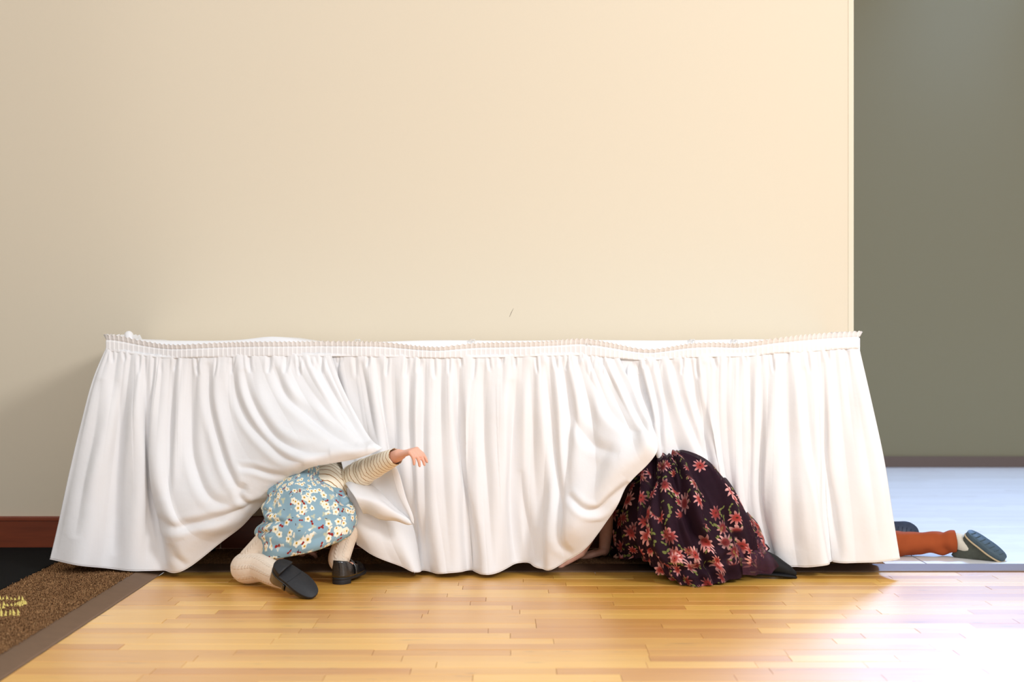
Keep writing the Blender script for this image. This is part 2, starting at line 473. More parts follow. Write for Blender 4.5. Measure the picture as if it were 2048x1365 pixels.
def organic(name, caps_, balls, mat, parent, voxel=.004, smooth=6, label=None):
    """one continuous surface grown from tapered limbs [(p0,r0,p1,r1)] and ellipsoids [(c,(rx,ry,rz))]"""
    VV, FF = [], []
    def ball(mt, a=18, b=12):
        n0 = len(VV)
        for i in range(1, b):
            for k in range(a):
                t = PI*i/b; f = 2*PI*k/a
                VV.append(tuple(mt @ Vector((math.sin(t)*math.cos(f), math.sin(t)*math.sin(f), math.cos(t)))))
        VV.append(tuple(mt @ Vector((0, 0, 1)))); VV.append(tuple(mt @ Vector((0, 0, -1))))
        for i in range(b-2):
            for k in range(a):
                q = n0+i*a; FF.append((q+k, q+a+k, q+a+(k+1) % a, q+(k+1) % a))
        for k in range(a):
            FF.append((n0+k, n0+(k+1) % a, n0+(b-1)*a)); q = n0+(b-2)*a; FF.append((q+(k+1) % a, q+k, n0+(b-1)*a+1))
    for p0, r0, p1, r1 in caps_:
        p0 = Vector(p0); p1 = Vector(p1); d = p1-p0; L = d.length
        if L > 1e-5:
            mt = d.to_track_quat('Z', 'Y').to_matrix().to_4x4(); n0 = len(VV); a = 20
            for p, r in ((p0, r0), (p1, r1)):
                for k in range(a): VV.append(tuple(p + mt @ Vector((r*math.cos(2*PI*k/a), r*math.sin(2*PI*k/a), 0))))
            for k in range(a): FF.append((n0+k, n0+(k+1) % a, n0+a+(k+1) % a, n0+a+k))
            FF.append(tuple(n0+k for k in reversed(range(a)))); FF.append(tuple(n0+a+k for k in range(a)))
        for p, r in ((p0, r0), (p1, r1)):
            ball(Matrix.Translation(p) @ Matrix.Diagonal((r, r, r, 1)))
    for b in balls:
        c, rr = b[0], b[1]
        rot = b[2].to_4x4() if len(b) > 2 else Matrix.Identity(4)
        ball(Matrix.Translation(c) @ rot @ Matrix.Diagonal((*rr, 1)), 24, 16)
    me = mesh(name+'_raw', VV, FF)
    o = bpy.data.objects.new(name+'_raw', me); C.objects.link(o)
    rm = o.modifiers.new('r', 'REMESH'); rm.mode = 'VOXEL'; rm.voxel_size = voxel
    sm = o.modifiers.new('s', 'SMOOTH'); sm.iterations = smooth; sm.factor = .5
    dg = bpy.context.evaluated_depsgraph_get()
    out = bpy.data.meshes.new_from_object(o.evaluated_get(dg))
    out.name = name
    bpy.data.objects.remove(o); bpy.data.meshes.remove(me)
    out.materials.clear()
    return link(name, out, mat, parent)

# ------------------------------------------------------------------ cloth sheets
def sheet(strands, nu, nv, disp=None, us=None, lateral=None):
    """surface through a row of hanging strands; strands = lists of room points from the header down to the hem"""
    rs = np.array([catmull(s, nv) for s in strands])             # k, nv, 3
    k = len(rs)
    t = np.linspace(0, 1, k) if us is None else np.asarray(us, float)
    G = hermite(t, rs, np.linspace(0, 1, nu))                    # nu, nv, 3
    du = np.gradient(G, axis=0); dv = np.gradient(G, axis=1)
    nrm = np.cross(dv, du); nrm /= np.maximum(np.linalg.norm(nrm, axis=2)[..., None], 1e-9)
    sgn = np.sign(nrm[..., 1]); sgn[sgn == 0] = 1
    nrm *= -sgn[..., None]                                       # toward the room (-Y)
    uu, vv = np.meshgrid(np.linspace(0, 1, nu), np.linspace(0, 1, nv), indexing='ij')
    if disp is not None:
        h, lat = disp(uu, vv, G)
        tu = du/np.maximum(np.linalg.norm(du, axis=2)[..., None], 1e-9)
        G = G + nrm*h[..., None] + tu*lat[..., None]
    return G
def grid_parts(G, uvscale=1.0):
    nu, nv, _ = G.shape
    V = G.reshape(-1, 3)
    q = (np.arange(nu-1)[:, None]*nv+np.arange(nv-1)[None, :]).ravel()
    f = np.stack((q, q+1, q+nv+1, q+nv), axis=1)
    # lengths along the cloth as uv, measured at the middle
    lu = np.concatenate((np.zeros((1, nv)), np.cumsum(np.linalg.norm(np.diff(G, axis=0), axis=2), axis=0)))[:, nv//2]
    lv = np.concatenate((np.zeros((nu, 1)), np.cumsum(np.linalg.norm(np.diff(G, axis=1), axis=2), axis=1)), axis=1)
    U = np.stack((np.repeat(lu[:, None], nv, 1), -lv), axis=2).reshape(-1, 2)*uvscale
    return V, f, U
def folds(widths, rnd, sharp=.75):
    """fold profile over u in 0..1: random ridge widths (fractions), returns callable u -> (height 0..1)"""
    b = [0.0]
    while b[-1] < 1.02: b.append(b[-1]+rnd.uniform(*widths))
    b = np.array(b); amp = np.array([rnd.uniform(.55, 1.0) for _ in b]); sk = np.array([rnd.uniform(-.28, .28) for _ in b])
    def f(u):
        u = np.clip(u, 0, 1)
        j = np.clip(np.searchsorted(b, u, side='right')-1, 0, len(b)-2)
        s = (u-b[j])/(b[j+1]-b[j])
        s = s + sk[j]*s*(1-s)*2
        q = np.clip(np.sin(PI*s), 0, 1)
        return (.45*np.power(q, sharp)+.55*q*q)*amp[j]
    return f

exec_order = []
# ================================================================== the room
rnd = random.Random(7)
floor = box('floor', M['oak_far'], -6, 7, -7, .058, -.06, -.012)
tag(floor, kind='structure')
# front boards, one by one
row_h = .066; gap = .0009
xs0, xs1, yb, yf = -1.158, 2.02, .058, -1.62
lens = [.26, .34, .42, .5, .6, .72]
bmeshes = {}
for L in lens:
    bmeshes[L] = box_mesh('board', gap/2, L-gap/2, gap/2, row_h-gap/2, -.012, 0, bev=.0006)
    bmeshes[L].materials.append(M['oak'])
def add_board(x, y, L, me=None):
    if me is None: me = bmeshes[L]
    o = bpy.data.objects.new('board', me); C.objects.link(o); o.parent = floor
    o.location = (x, y, rnd.uniform(-.0004, .0003))
nrow = int((yb-yf)/row_h); nb = 0
for r in range(nrow):
    y = yb-(r+1)*row_h
    x = xs0
    first = True
    while x < xs1-.01:
        L = rnd.choice(lens)
        if first:
            Lc = rnd.uniform(.1, .6); first = False
            me = box_mesh('board', gap/2, Lc-gap/2, gap/2, row_h-gap/2, -.012, 0, bev=.0006); me.materials.append(M['oak'])
            add_board(x, y, Lc, me); x += Lc; nb += 1; continue
        if x+L > xs1-.12:
            Lc = xs1-x
            me = box_mesh('board', gap/2, Lc-gap/2, gap/2, row_h-gap/2, -.012, 0, bev=.0006); me.materials.append(M['oak'])
            add_board(x, y, Lc, me); x = xs1; nb += 1; continue
        add_board(x, y, L); x += L; nb += 1
print('boards', nb)
# boards beyond the picture, joined
parts = []
def bpart(x0, x1, y0, y1):
    v = [(x0,y0,-.012),(x1,y0,-.012),(x1,y1,-.012),(x0,y1,-.012),(x0,y0,0),(x1,y0,0),(x1,y1,0),(x0,y1,0)]
    f = [(0,3,2,1),(4,5,6,7),(0,1,5,4),(1,2,6,5),(2,3,7,6),(3,0,4,7)]
    return v, f, [(0,0)]*8
yy = yb-nrow*row_h
for r in range(70):
    y1 = yb-r*row_h; y0 = y1-row_h
    x = xs1 if r < nrow else xs0
    while x < 5.5:
        L = rnd.choice(lens)*1.3
        parts.append(bpart(x+gap/2, x+L-gap/2, y0+gap/2, y1-gap/2)); x += L
bf = link('board_field', join_meshes('board_field', parts), M['oak_far'], floor, smooth=False)
bf['kind'] = 'stuff'

CZ = .017
# hall floor behind the strip and right of the carpet
hall = box('floor.001', M['hall'], 1.403, 9, .125, 3.79, -.06, CZ); tag(hall, kind='structure')
hall2 = box('floor.002', M['hall'], 1.262, 1.3985, .125, 3.79, -.06, CZ); tag(hall2, kind='structure')
jn = box('joint', M['steel'], 1.3985, 1.403, .125, 3.79, -.06, CZ-.002, hall)

wall = box('wall_back', M['cream'], -4.5, 1.236, .496, .62, -.06, 5.6); tag(wall, kind='structure')
tr = box('trim_1', M['trim_white'], 1.222, 1.2425, 0.4935, .62, .0, 5.6, bev=.002); tag(tr, kind='structure')
link('scuff', join_meshes('scuff', [tube([P(1019, 634, .4958), P(1023, 625, .4958), P(1027, 617, .4958)], [.0005, .0007, .0003], 6, 6)]), M['vinyl'], wall)
# the far grey green wall
gw = box('wall_hall', M['green'], .2, 9, 3.79, 3.9, -.06, 5.6); tag(gw, kind='structure')
gb = box('baseboard_hall', M['vinyl'], .2, 9, 3.778, 3.79, CZ, CZ+.066, bev=.003); tag(gb, kind='structure')
# red brown baseboard, built of boards with joints
bb = box('baseboard_back', M['baseboard'], -4.5, -1.06, .482, .496, CZ, .133, bev=.003); tag(bb, kind='structure')
bb2 = box('baseboard_back.001', M['baseboard'], -1.056, 1.236, .482, .496, CZ, .133, bev=.003); tag(bb2, kind='structure')
bl = box('cap_moulding', M['baseboard'], -4.5, -1.06, .478, .482, .118, .129, bb, bev=.001)
wl = box('wall_left', M['cream'], -4.6, -4.5, -6, .62, -.06, 3.6); tag(wl, kind='structure')

# the carpet (L shaped: left of the boards and behind the strip)
def carpet():
    V, Fc = [], []
    pts = [(-4.5, -6), (-1.222, -6), (-1.222, .125), (1.262, .125), (1.262, .482), (-4.5, .482)]
    for z in (-.012, CZ):
        V += [(x, y, z) for x, y in pts]
    n = 6
    Fc.append(tuple(range(n, 2*n))); Fc.append(tuple(reversed(range(n))))
    for i in range(n): Fc.append((i, (i+1) % n, n+(i+1) % n, n+i))
    return mesh('carpet', V, Fc)
cp = link('carpet', carpet(), M['carpet'], None, smooth=False)
tag(cp, 'brown speckled loop pile carpet at the left and under the skirted table', 'carpet')
# carpet pile: short yarn loops where the camera sees them
def pile():
    rg = np.random.RandomState(3)
    parts_ = []; V = []; Fc = []
    n = 15000
    X = rg.uniform(-1.62, -1.222, n); Yp = rg.uniform(-1.5, .45, n)
    for x, y in zip(X, Yp):
        if x < -1.545: continue
        a = rg.uniform(0, 2*PI); h = rg.uniform(.002, .0055); s = rg.uniform(.002, .0045); t = rg.uniform(.0010, .0018)
        dx, dy = math.cos(a)*s, math.sin(a)*s; ex, ey = -math.sin(a)*t, math.cos(a)*t
        k = len(V)
        V += [(x-dx-ex, y-dy-ey, CZ-.001), (x-dx+ex, y-dy+ey, CZ-.001), (x+ex, y+ey, CZ+h), (x-ex, y-ey, CZ+h), (x+dx-ex, y+dy-ey, CZ-.001), (x+dx+ex, y+dy+ey, CZ-.001)]
        Fc += [(k, k+1, k+2, k+3), (k+3, k+2, k+5, k+4)]
    return mesh('pile', V, Fc)
pl = link('pile', pile(), M['carpet'], cp, smooth=False); pl['kind'] = 'stuff'
# gold lettering woven in the carpet, only its right end reaches the picture
def lettering():
    rg = random.Random(5)
    V, Fc = [], []
    def tuft(x, y, h, lean, wd):
        k = len(V)
        V.extend([(x-wd, y-.004, CZ), (x+wd, y-.004, CZ), (x+wd, y+.004, CZ), (x-wd, y+.004, CZ), (x+lean, y, CZ+h)])
        Fc.extend([(0+k, 1+k, 4+k), (1+k, 2+k, 4+k), (2+k, 3+k, 4+k), (3+k, 0+k, 4+k)])
    rows = [(1201, 50, .013), (1213, 48, .012), (1218, 12, .009), (1228, 38, .013), (1233, 40, .010)]
    for py, xe, h in rows:
        d = (H0-CZ)*F/(py-682.5)
        y = d-D0; x0 = -1.50; x1 = (xe-1024)*d/F
        x = x0
        while x < x1:
            tuft(x, y+rg.uniform(-.004, .004), h*rg.uniform(.6, 1.2), rg.uniform(-.004, .001), .0035); x += .0115
    # right end of the upper word, a closed curl
    for i in range(14):
        a = i/14*2*PI
        tuft(-1.400+.010*math.cos(a), -.616+.022*math.sin(a), .009, -.001, .0035)
    return mesh('lettering', V, Fc)
lt = link('lettering', lettering(), M['gold'], cp, smooth=False); lt['kind'] = 'stuff'; lt['label'] = 'gold woven lettering, its right end'

# black mat at the far left
mt_ = box('floor_mat', M['black_mat'], -4.4, -1.543, -5, .478, CZ-.003, CZ+.005, bev=.003)
tag(mt_, 'plain black mat laid on the brown carpet at the left edge', 'mat')

# transition strip: a low ramp between boards and carpet
def ramp(name, a, b, along):
    # profile across: 0 -> outer (board side), 1 -> inner
    prof = [(0, -.001), (.0, .0035), (.004, .0055), (.050, .0165), (.060, .0185), (.068, .0175), (.068, -.001)]
    V, Fc = [], []
    for q in (a, b):
        for s, z in prof:
            if along == 'x': V.append((q-s if q < 0 else q, .058+s, z))
            else: V.append((-1.160-s, q+s if q > 0 else q, z))
    n = len(prof)
    for i in range(n-1): Fc.append((i, i+1, n+i+1, n+i))
    Fc.append(tuple(range(n))); Fc.append(tuple(reversed(range(n, 2*n))))
    return mesh(name, V, Fc)
s1 = link('trim_2', ramp('trim_2', -1.160, 9, 'x'), M['reducer'], None, smooth=False); tag(s1, kind='structure')
s2 = link('trim_3', ramp('trim_3', -6, .058, 'y'), M['reducer'], None, smooth=False); tag(s2, kind='structure')

# ================================================================== the table
tb = empty('folding_table', (-.09, .25, CZ), 'long folding table hidden by its white skirt, against the cream wall', 'table')
box('tabletop', M['laminate'], -1.318, 1.128, .014, .470, .722, .752, tb, bev=.008)
def bar(pts, r, nseg=10, n=None):
    return tube(pts, [r]*len(pts), nseg, n or max(2, (len(pts)-1)*6))
for x in (-1.08, .88):
    for y in (.06, .43):
        link('leg', join_meshes('leg', [bar([(x, y, CZ), (x, y, .722)], .0125, n=3)]), M['steel'], tb)
        link('foot_cap', join_meshes('foot_cap', [bar([(x, y, CZ), (x, y, CZ+.03)], .016, n=3)]), M['sole'], tb)
    link('crossbar', join_meshes('crossbar', [bar([(x, .06, .20), (x, .43, .20)], .009, n=3)]), M['steel'], tb)
    s = 1 if x < 0 else -1
    link('brace', join_meshes('brace', [bar([(x, .25, .42), (x+s*.28, .25, .715)], .008, n=3)]), M['steel'], tb)

# white cloth over the top, its rear edge rising a little
def top_cloth():
    nx = 240
    rgx = np.linspace(-1.300, 1.145, nx)
    prof = [(.474, .66), (.474, .757), (.44, .770), (.20, .771), (.018, .772), (.004, .760), (.006, .66)]
    V = []
    for x in rgx:
        px = 1024+x*(D0+.03)/F*0+x*608.2
        lift = .013*math.exp(-((px-545)/50)**2) - .001*math.sin(px*.02) + .004*math.exp(-((px-258)/14)**2) + .0025*math.exp(-((px-1500)/160)**2)
        lift -= .006*math.exp(-((px-690)/120)**2) + .008/(1+math.exp((px-1690)/-14))
        for y, z in prof: V.append((x, y, z+(lift if z > .75 else 0)))
    n = len(prof); Fc = []
    for i in range(nx-1):
        for j in range(n-1):
            q = i*n+j; Fc.append((q, q+1, q+n+1, q+n))
    return mesh('tablecloth', V, Fc)
tcl = link('tablecloth', top_cloth(), M['cloth'])
tag(tcl, 'flat white cloth covering the tabletop, showing above the skirt header', 'tablecloth')
def knob_fold():   # a corner of the cloth standing up at the left rear corner
    c = P(257, 677, .02)
    V, Fc, U = tube([c+np.array((-.012, .10, -.015)), c+np.array((-.006, .05, .004)), c+np.array((0, 0, .006)), c+np.array((.004, -.002, -.01))], [.006, .012, .013, .012], 14, 14)
    return join_meshes('corner_fold', [(V, Fc, U)])
link('corner_fold', knob_fold(), M['cloth'], tcl)

# ================================================================== the skirt
sk = empty('table_skirt', (-.1, 0, 0), 'white gathered table skirt, lifted at two places by children crawling under', 'table skirt')
top_pts = [(200,669),(212,669),(240,671),(262,677),(300,685),(335,690),(370,690),(420,687),(470,685),(520,684),(580,684),(640,683),(700,683),(760,684),(800,688),(840,693),(880,695),(920,690),(960,686),(1020,685),(1070,684),(1120,681),(1160,677),(1190,680),(1230,688),(1270,697),(1300,700),(1330,696),(1380,687),(1430,685),(1470,688),(1510,683),(1550,677),(1600,671),(1660,666),(1721,663)]
bot_pts = [(200,701),(212,701),(240,705),(262,708),(300,714),(335,717),(370,716),(420,715),(470,714),(520,713),(580,713),(640,713),(700,713),(760,714),(800,715),(840,716),(880,717),(920,716),(960,716),(1020,715),(1070,713),(1120,712),(1160,711),(1190,713),(1230,717),(1270,720),(1300,721),(1330,719),(1380,715),(1430,714),(1470,714),(1510,712),(1550,707),(1600,705),(1660,700),(1721,697)]
tp = np.array(top_pts, float); bp = np.array(bot_pts, float)
def topy(x): return np.interp(x, tp[:, 0], tp[:, 1])
def boty(x): return np.interp(x, bp[:, 0], bp[:, 1])
def smooth_curve(f, x):
    return (f(x-14)+f(x-7)+f(x)+f(x+7)+f(x+14))/5
def header():
    # columns along the front plus the two short returns to the wall
    n = 2400
    cols = []
    sx0, sx1 = 213, 1716
    for i in range(n):
        px = sx0+(sx1-sx0)*i/(n-1)
        X = (px-1024)*D0/F
        cols.append((X, 0.0, px, i*1.0, (0, -1)))
    left = [(cols[0][0]-.001*k*0, .47*k/40, 213, -k*20, (-1, 0)) for k in range(40, 0, -1)]
    right = [(cols[-1][0], .47*k/40, 1716, n+k*20, (1, 0)) for k in range(1, 41)]
    allc = left+cols+right
    prof = np.linspace(0, 1, 22)
    V, U = [], []
    rg = random.Random(2)
    ph = 0; last = None
    for X, Y, px, s, nr in allc:
        zt = H0-(smooth_curve(topy, px)-682.5)*D0/F; zb = H0-(smooth_curve(boty, px)-682.5)*D0/F
        pos = s/n*1503/9.6                      # pleats, about ten pixels each
        pos += .25*math.sin(s*.013)+.2*math.sin(s*.031)
        fr = pos-math.floor(pos)
        pleat = fr**1.4*(1 if fr < .86 else (1-fr)/.14)
        wave = .006*math.sin(px*.011+1)*math.sin(px*.027)
        for t in prof:
            z = zt+(zb-zt)*t
            # ruffle flares out above the tape line, tape line sewn in at 0.33, lower seam at 0.97
            flare = .008*max(0, (.30-t)/.30)**1.2
            amp = .0040 if t < .33 else .0026
            seam = .0035*math.exp(-((t-.34)/.035)**2)+.003*math.exp(-((t-.99)/.03)**2)
            hgt = .004+flare+amp*pleat*(1-.85*math.exp(-((t-.34)/.04)**2)) - seam + wave
            hgt = max(hgt, .0052) if t > .9 else hgt
            jag = .0022*math.sin(pos*2*PI)*max(0, 1-t/.1)
            V.append((X+nr[0]*hgt, Y+nr[1]*hgt, z+jag)); U.append((s*.001, -t*.05))
    m = len(prof); Fc = []
    for i in range(len(allc)-1):
        for j in range(m-1):
            q = i*m+j; Fc.append((q, q+1, q+m+1, q+m))
    return mesh('header', V, Fc, U)
hd = link('header', header(), M['cloth'], sk)
hd['label'] = 'pleated shirred heading tape'

def strand(pts, ys):
    """pixel points with depths (ys: list same length, or (y_top, y_bottom))"""
    n = len(pts); pts = [(pts[0][0], pts[0][1]-6)]+list(pts[1:])
    if len(ys) == 2 and n != 2:
        ys = [ys[0]+(ys[1]-ys[0])*(i/(n-1))**1.2 for i in range(n)]
    out = [P(x, y, d) for (x, y), d in zip(pts, ys)]
    return np.array(out)
def crease_field(G, lines):
    """valleys (negative) and ridges (positive) pressed into a cloth along curves"""
    d_ = G[..., 1]+D0
    X = 1024+G[..., 0]*F/d_; Yp = 682.5-(G[..., 2]-H0)*F/d_
    out = np.zeros(X.shape)
    for pts, wd, dep in lines:
        c = catmull(np.array([(x, y, 0) for x, y in pts], float), 4*len(pts)+2)[:, :2]
        r = wd*3.2
        m = (X > c[:, 0].min()-r) & (X < c[:, 0].max()+r) & (Yp > c[:, 1].min()-r) & (Yp < c[:, 1].max()+r)
        if not m.any(): continue
        x = X[m]; y = Yp[m]; best = np.full(x.shape, 1e9); side = np.zeros(x.shape); tt = np.zeros(x.shape)
        n = len(c)
        for i in range(n-1):
            a, b = c[i], c[i+1]; ab = b-a; L2 = max(ab @ ab, 1e-6)
            q = np.clip(((x-a[0])*ab[0]+(y-a[1])*ab[1])/L2, 0, 1)
            dx = x-a[0]-q*ab[0]; dy = y-a[1]-q*ab[1]; dd = np.hypot(dx, dy)
            k = dd < best
            best[k] = dd[k]; tt[k] = (i+q[k])/(n-1); side[k] = np.sign(ab[0]*dy[k]-ab[1]*dx[k])
        tap = np.clip(np.sin(PI*np.clip(tt, 0, 1)), 0, 1)**.55
        s = best*side/wd
        # a sharp valley with a soft swelling beside it
        s = s/1.2
        prof = np.exp(-np.abs(s)**1.5)-.28*np.exp(-((np.abs(s)-1.7)/1.0)**2)
        out[m] += dep*tap*prof
    return out
def pinches(x0, x1, seed):
    rg = random.Random(seed); x = x0; out = []
    while x < x1:
        y = float(boty(x)); L = rg.uniform(16, 44); lean = rg.uniform(-5, 5)
        out.append(([(x, y-4), (x+lean*.3, y+L*.45), (x+lean, y+L)], rg.uniform(2.2, 3.4), -rg.uniform(.004, .009)))
        if rg.random() < .45: out.append(([(x+7, y-3), (x+5, y+L*.3), (x+2, y+L*.7)], 1.8, -.003))
        x += rg.uniform(22, 42)
    return out
LA = [([(291,718),(294,837),(298,921),(305,992),(326,1079),(336,1125)], 6, -.016),
      ([(323,1030),(347,1055),(382,1049),(440,1036),(481,1023),(533,1004)], 7, -.015),
      ([(345,1085),(352,1110),(372,1132)], 6, -.007),
      ([(417,726),(421,809),(439,886),(460,949),(477,977),(497,981)], 7, -.015),
      ([(478,936),(502,937),(540,948),(575,953)], 5, -.009),
      ([(490,967),(478,990),(500,1010),(525,1000)], 6, -.007),
      ([(488,740),(502,791),(523,837),(555,879),(600,900),(660,905)], 8, -.015),
      ([(551,735),(572,791),(607,823),(643,851),(695,884),(734,898)], 8, -.013),
      ([(463,724),(474,788),(495,837),(534,886),(572,918),(607,928)], 7, -.013),
      ([(625,724),(650,774),(685,837),(735,893)], 6, -.009),
      ([(590,724),(615,770),(660,830),(715,885)], 7, -.007),
      ([(238,760),(240,879),(234,960),(227,1110)], 9, -.011),
      ([(205,760),(190,865),(171,956),(154,1075)], 11, -.012),
      ([(343,720),(342,830),(338,930),(330,1000)], 7, -.010),
      ([(385,722),(383,830),(390,930),(425,1000),(470,1015)], 8, -.010)]
LB = [([(1124,720),(1139,792),(1158,853),(1190,890),(1240,912)], 9, -.009),
      ([(1162,725),(1185,766),(1223,830),(1246,853),(1285,868)], 8, -.009),
      ([(1140,990),(1177,1021),(1196,1022),(1223,998),(1258,966)], 6, -.017),
      ([(1090,725),(1101,830),(1109,907),(1120,1021),(1124,1093),(1147,1106)], 7, -.018),
      ([(1024,760),(1025,838),(1026,960),(1031,1124)], 10, -.020),
      ([(914,722),(916,838),(922,907),(945,1021),(961,1136)], 6, -.015),
      ([(966,728),(970,907),(977,1021),(981,1140)], 7, -.010),
      ([(1044,940),(1052,1010),(1063,1070),(1076,1130)], 8, -.012),
      ([(846,722),(846,838),(850,960),(858,1138)], 7, -.016),
      ([(820,722),(818,850),(834,1000),(844,1135)], 8, -.012),
      ([(760,722),(766,830),(790,960),(812,1040)], 7, -.010),
      ([(722,722),(738,800),(750,860),(760,900)], 6, -.010),
      ([(1058,722),(1066,830),(1072,960),(1076,1050)], 8, -.009),
      ([(880,722),(882,850),(888,1000),(898,1140)], 9, -.008)]
LC = [([(1349,725),(1356,785),(1371,830),(1394,884),(1412,918)], 7, -.015),
      ([(1411,725),(1413,800),(1413,888),(1418,945)], 6, -.013),
      ([(1499,730),(1504,868),(1502,1000),(1520,1090)], 9, -.010),
      ([(1522,735),(1520,900),(1521,1036),(1531,1078),(1549,1134)], 6, -.015),
      ([(1577,722),(1580,868),(1583,1000),(1590,1100)], 9, -.010),
      ([(1609,735),(1623,907),(1646,1021),(1659,1124)], 7, -.016),
      ([(1647,720),(1651,868),(1652,907),(1666,1021),(1683,1122)], 7, -.017),
      ([(1295,725),(1318,823),(1324,899)], 5, -.016),
      ([(1272,725),(1290,800),(1306,850)], 5, -.012),
      ([(1384,722),(1390,790),(1404,850),(1430,930)], 7, -.010),
      ([(1455,722),(1452,830),(1462,950),(1480,1040)], 9, -.009),
      ([(1700,720),(1722,850),(1744,980),(1762,1110)], 11, -.007)]
def fold_disp(seed, npx, fine_amp, coarse_amp, coarse_px, fine_px=17, fade=None, lines=(), mid_px=34):
    rg = random.Random(seed)
    cf = folds((coarse_px*.7/npx, coarse_px*1.35/npx), rg, .85)
    mf = folds((mid_px*.75/npx, mid_px*1.3/npx), rg, .8)
    ff = folds((fine_px*.7/npx, fine_px*1.4/npx), rg, .7)
    ph = rg.uniform(0, 9)
    def f(u, v, G):
        wob = .006*np.sin(v*3+u*25+ph)*v
        c = cf(u+wob); m = mf(u+wob*.6); q = ff(u)
        vv = np.clip(v*3.2, 0, 1); vv = vv*vv*(3-2*vv)
        top = np.exp(-v*7.0)
        onset = 1-np.exp(-v*45)
        h = coarse_amp*c*vv + mid*m*np.exp(-((v-.22)/.26)**2) + fine_amp*q*top*onset
        h = h + .0035*np.sin(u*61+v*4+ph)*np.sin(v*7+u*13)*vv
        if fade is not None: h = h*fade(u, v)
        h = h + crease_field(G, lines)
        lat = .35*coarse_amp*np.sin(u*37+v*2.2+ph)*vv*v
        if fade is not None: lat = lat*fade(u, v)
        return h, lat
    mid = .009
    return f

# ---- left panel, swept to the right by the child in blue
A = [
 ([(213,701),(190,748),(163,845),(138,950),(114,1060),(100,1119)], [0,-.01,-.03,-.04,-.045,-.05]),
 ([(235,704),(220,800),(200,930),(178,1050),(165,1131)], [0,-.02,-.05,-.07,-.08]),
 ([(262,708),(252,800),(240,930),(228,1050),(222,1138)], [0,-.015,-.03,-.04,-.05]),
 ([(290,713),(282,800),(280,930),(278,1050),(275,1142)], [0,-.02,-.04,-.05,-.055]),
 ([(308,715),(303,830),(306,960),(318,1060),(326,1141)], [0,-.01,-.02,-.02,-.03]),
 ([(326,716),(320,830),(320,960),(345,1060),(370,1137)], [0,-.02,-.07,-.10,-.06]),
 ([(355,716),(346,830),(344,955),(370,1040),(414,1066),(470,1063)], [0,-.02,-.07,-.11,-.11,-.07]),
 ([(388,716),(378,830),(382,940),(415,1010),(465,1032),(508,1026)], [0,-.02,-.07,-.12,-.12,-.08]),
 ([(425,715),(418,820),(432,915),(472,975),(525,993),(545,995)], [0,-.02,-.07,-.13,-.13,-.10]),
 ([(458,714),(462,810),(485,890),(525,945),(560,962),(580,960)], [0,-.03,-.09,-.15,-.16,-.14]),
 ([(490,713),(505,785),(537,853),(572,905),(600,930),(615,937)], [0,-.03,-.10,-.18,-.215,-.20]),
 ([(525,713),(548,770),(587,840),(622,888),(645,915),(655,928)], [0,-.03,-.11,-.19,-.225,-.215]),
 ([(565,713),(590,765),(635,838),(672,885),(695,908),(702,920)], [0,-.03,-.11,-.20,-.235,-.225]),
 ([(603,713),(632,768),(676,838),(710,883),(727,902),(732,911)], [0,-.03,-.11,-.20,-.24,-.235]),
 ([(636,713),(662,770),(700,838),(732,882),(747,896),(752,903)], [0,-.03,-.10,-.19,-.235,-.235]),
 ([(662,713),(684,775),(716,840),(742,880),(756,892),(764,897)], [0,-.03,-.10,-.18,-.22,-.22]),
]
def Afade(u, v):
    # the folds merge smoothly where the cloth is pulled tight
    t = np.clip((u-.30)/.15, 0, 1)
    end = np.clip((v-.35)/.5, 0, 1)
    return (1-t*(.35+.6*end))*np.clip(u/.012, 0, 1)
SA = [strand(p, y) for p, y in A]
GA = sheet(SA, 620, 120, fold_disp(11, 560, .005, .020, 62, fade=Afade, lines=LA+pinches(225, 660, 3)))
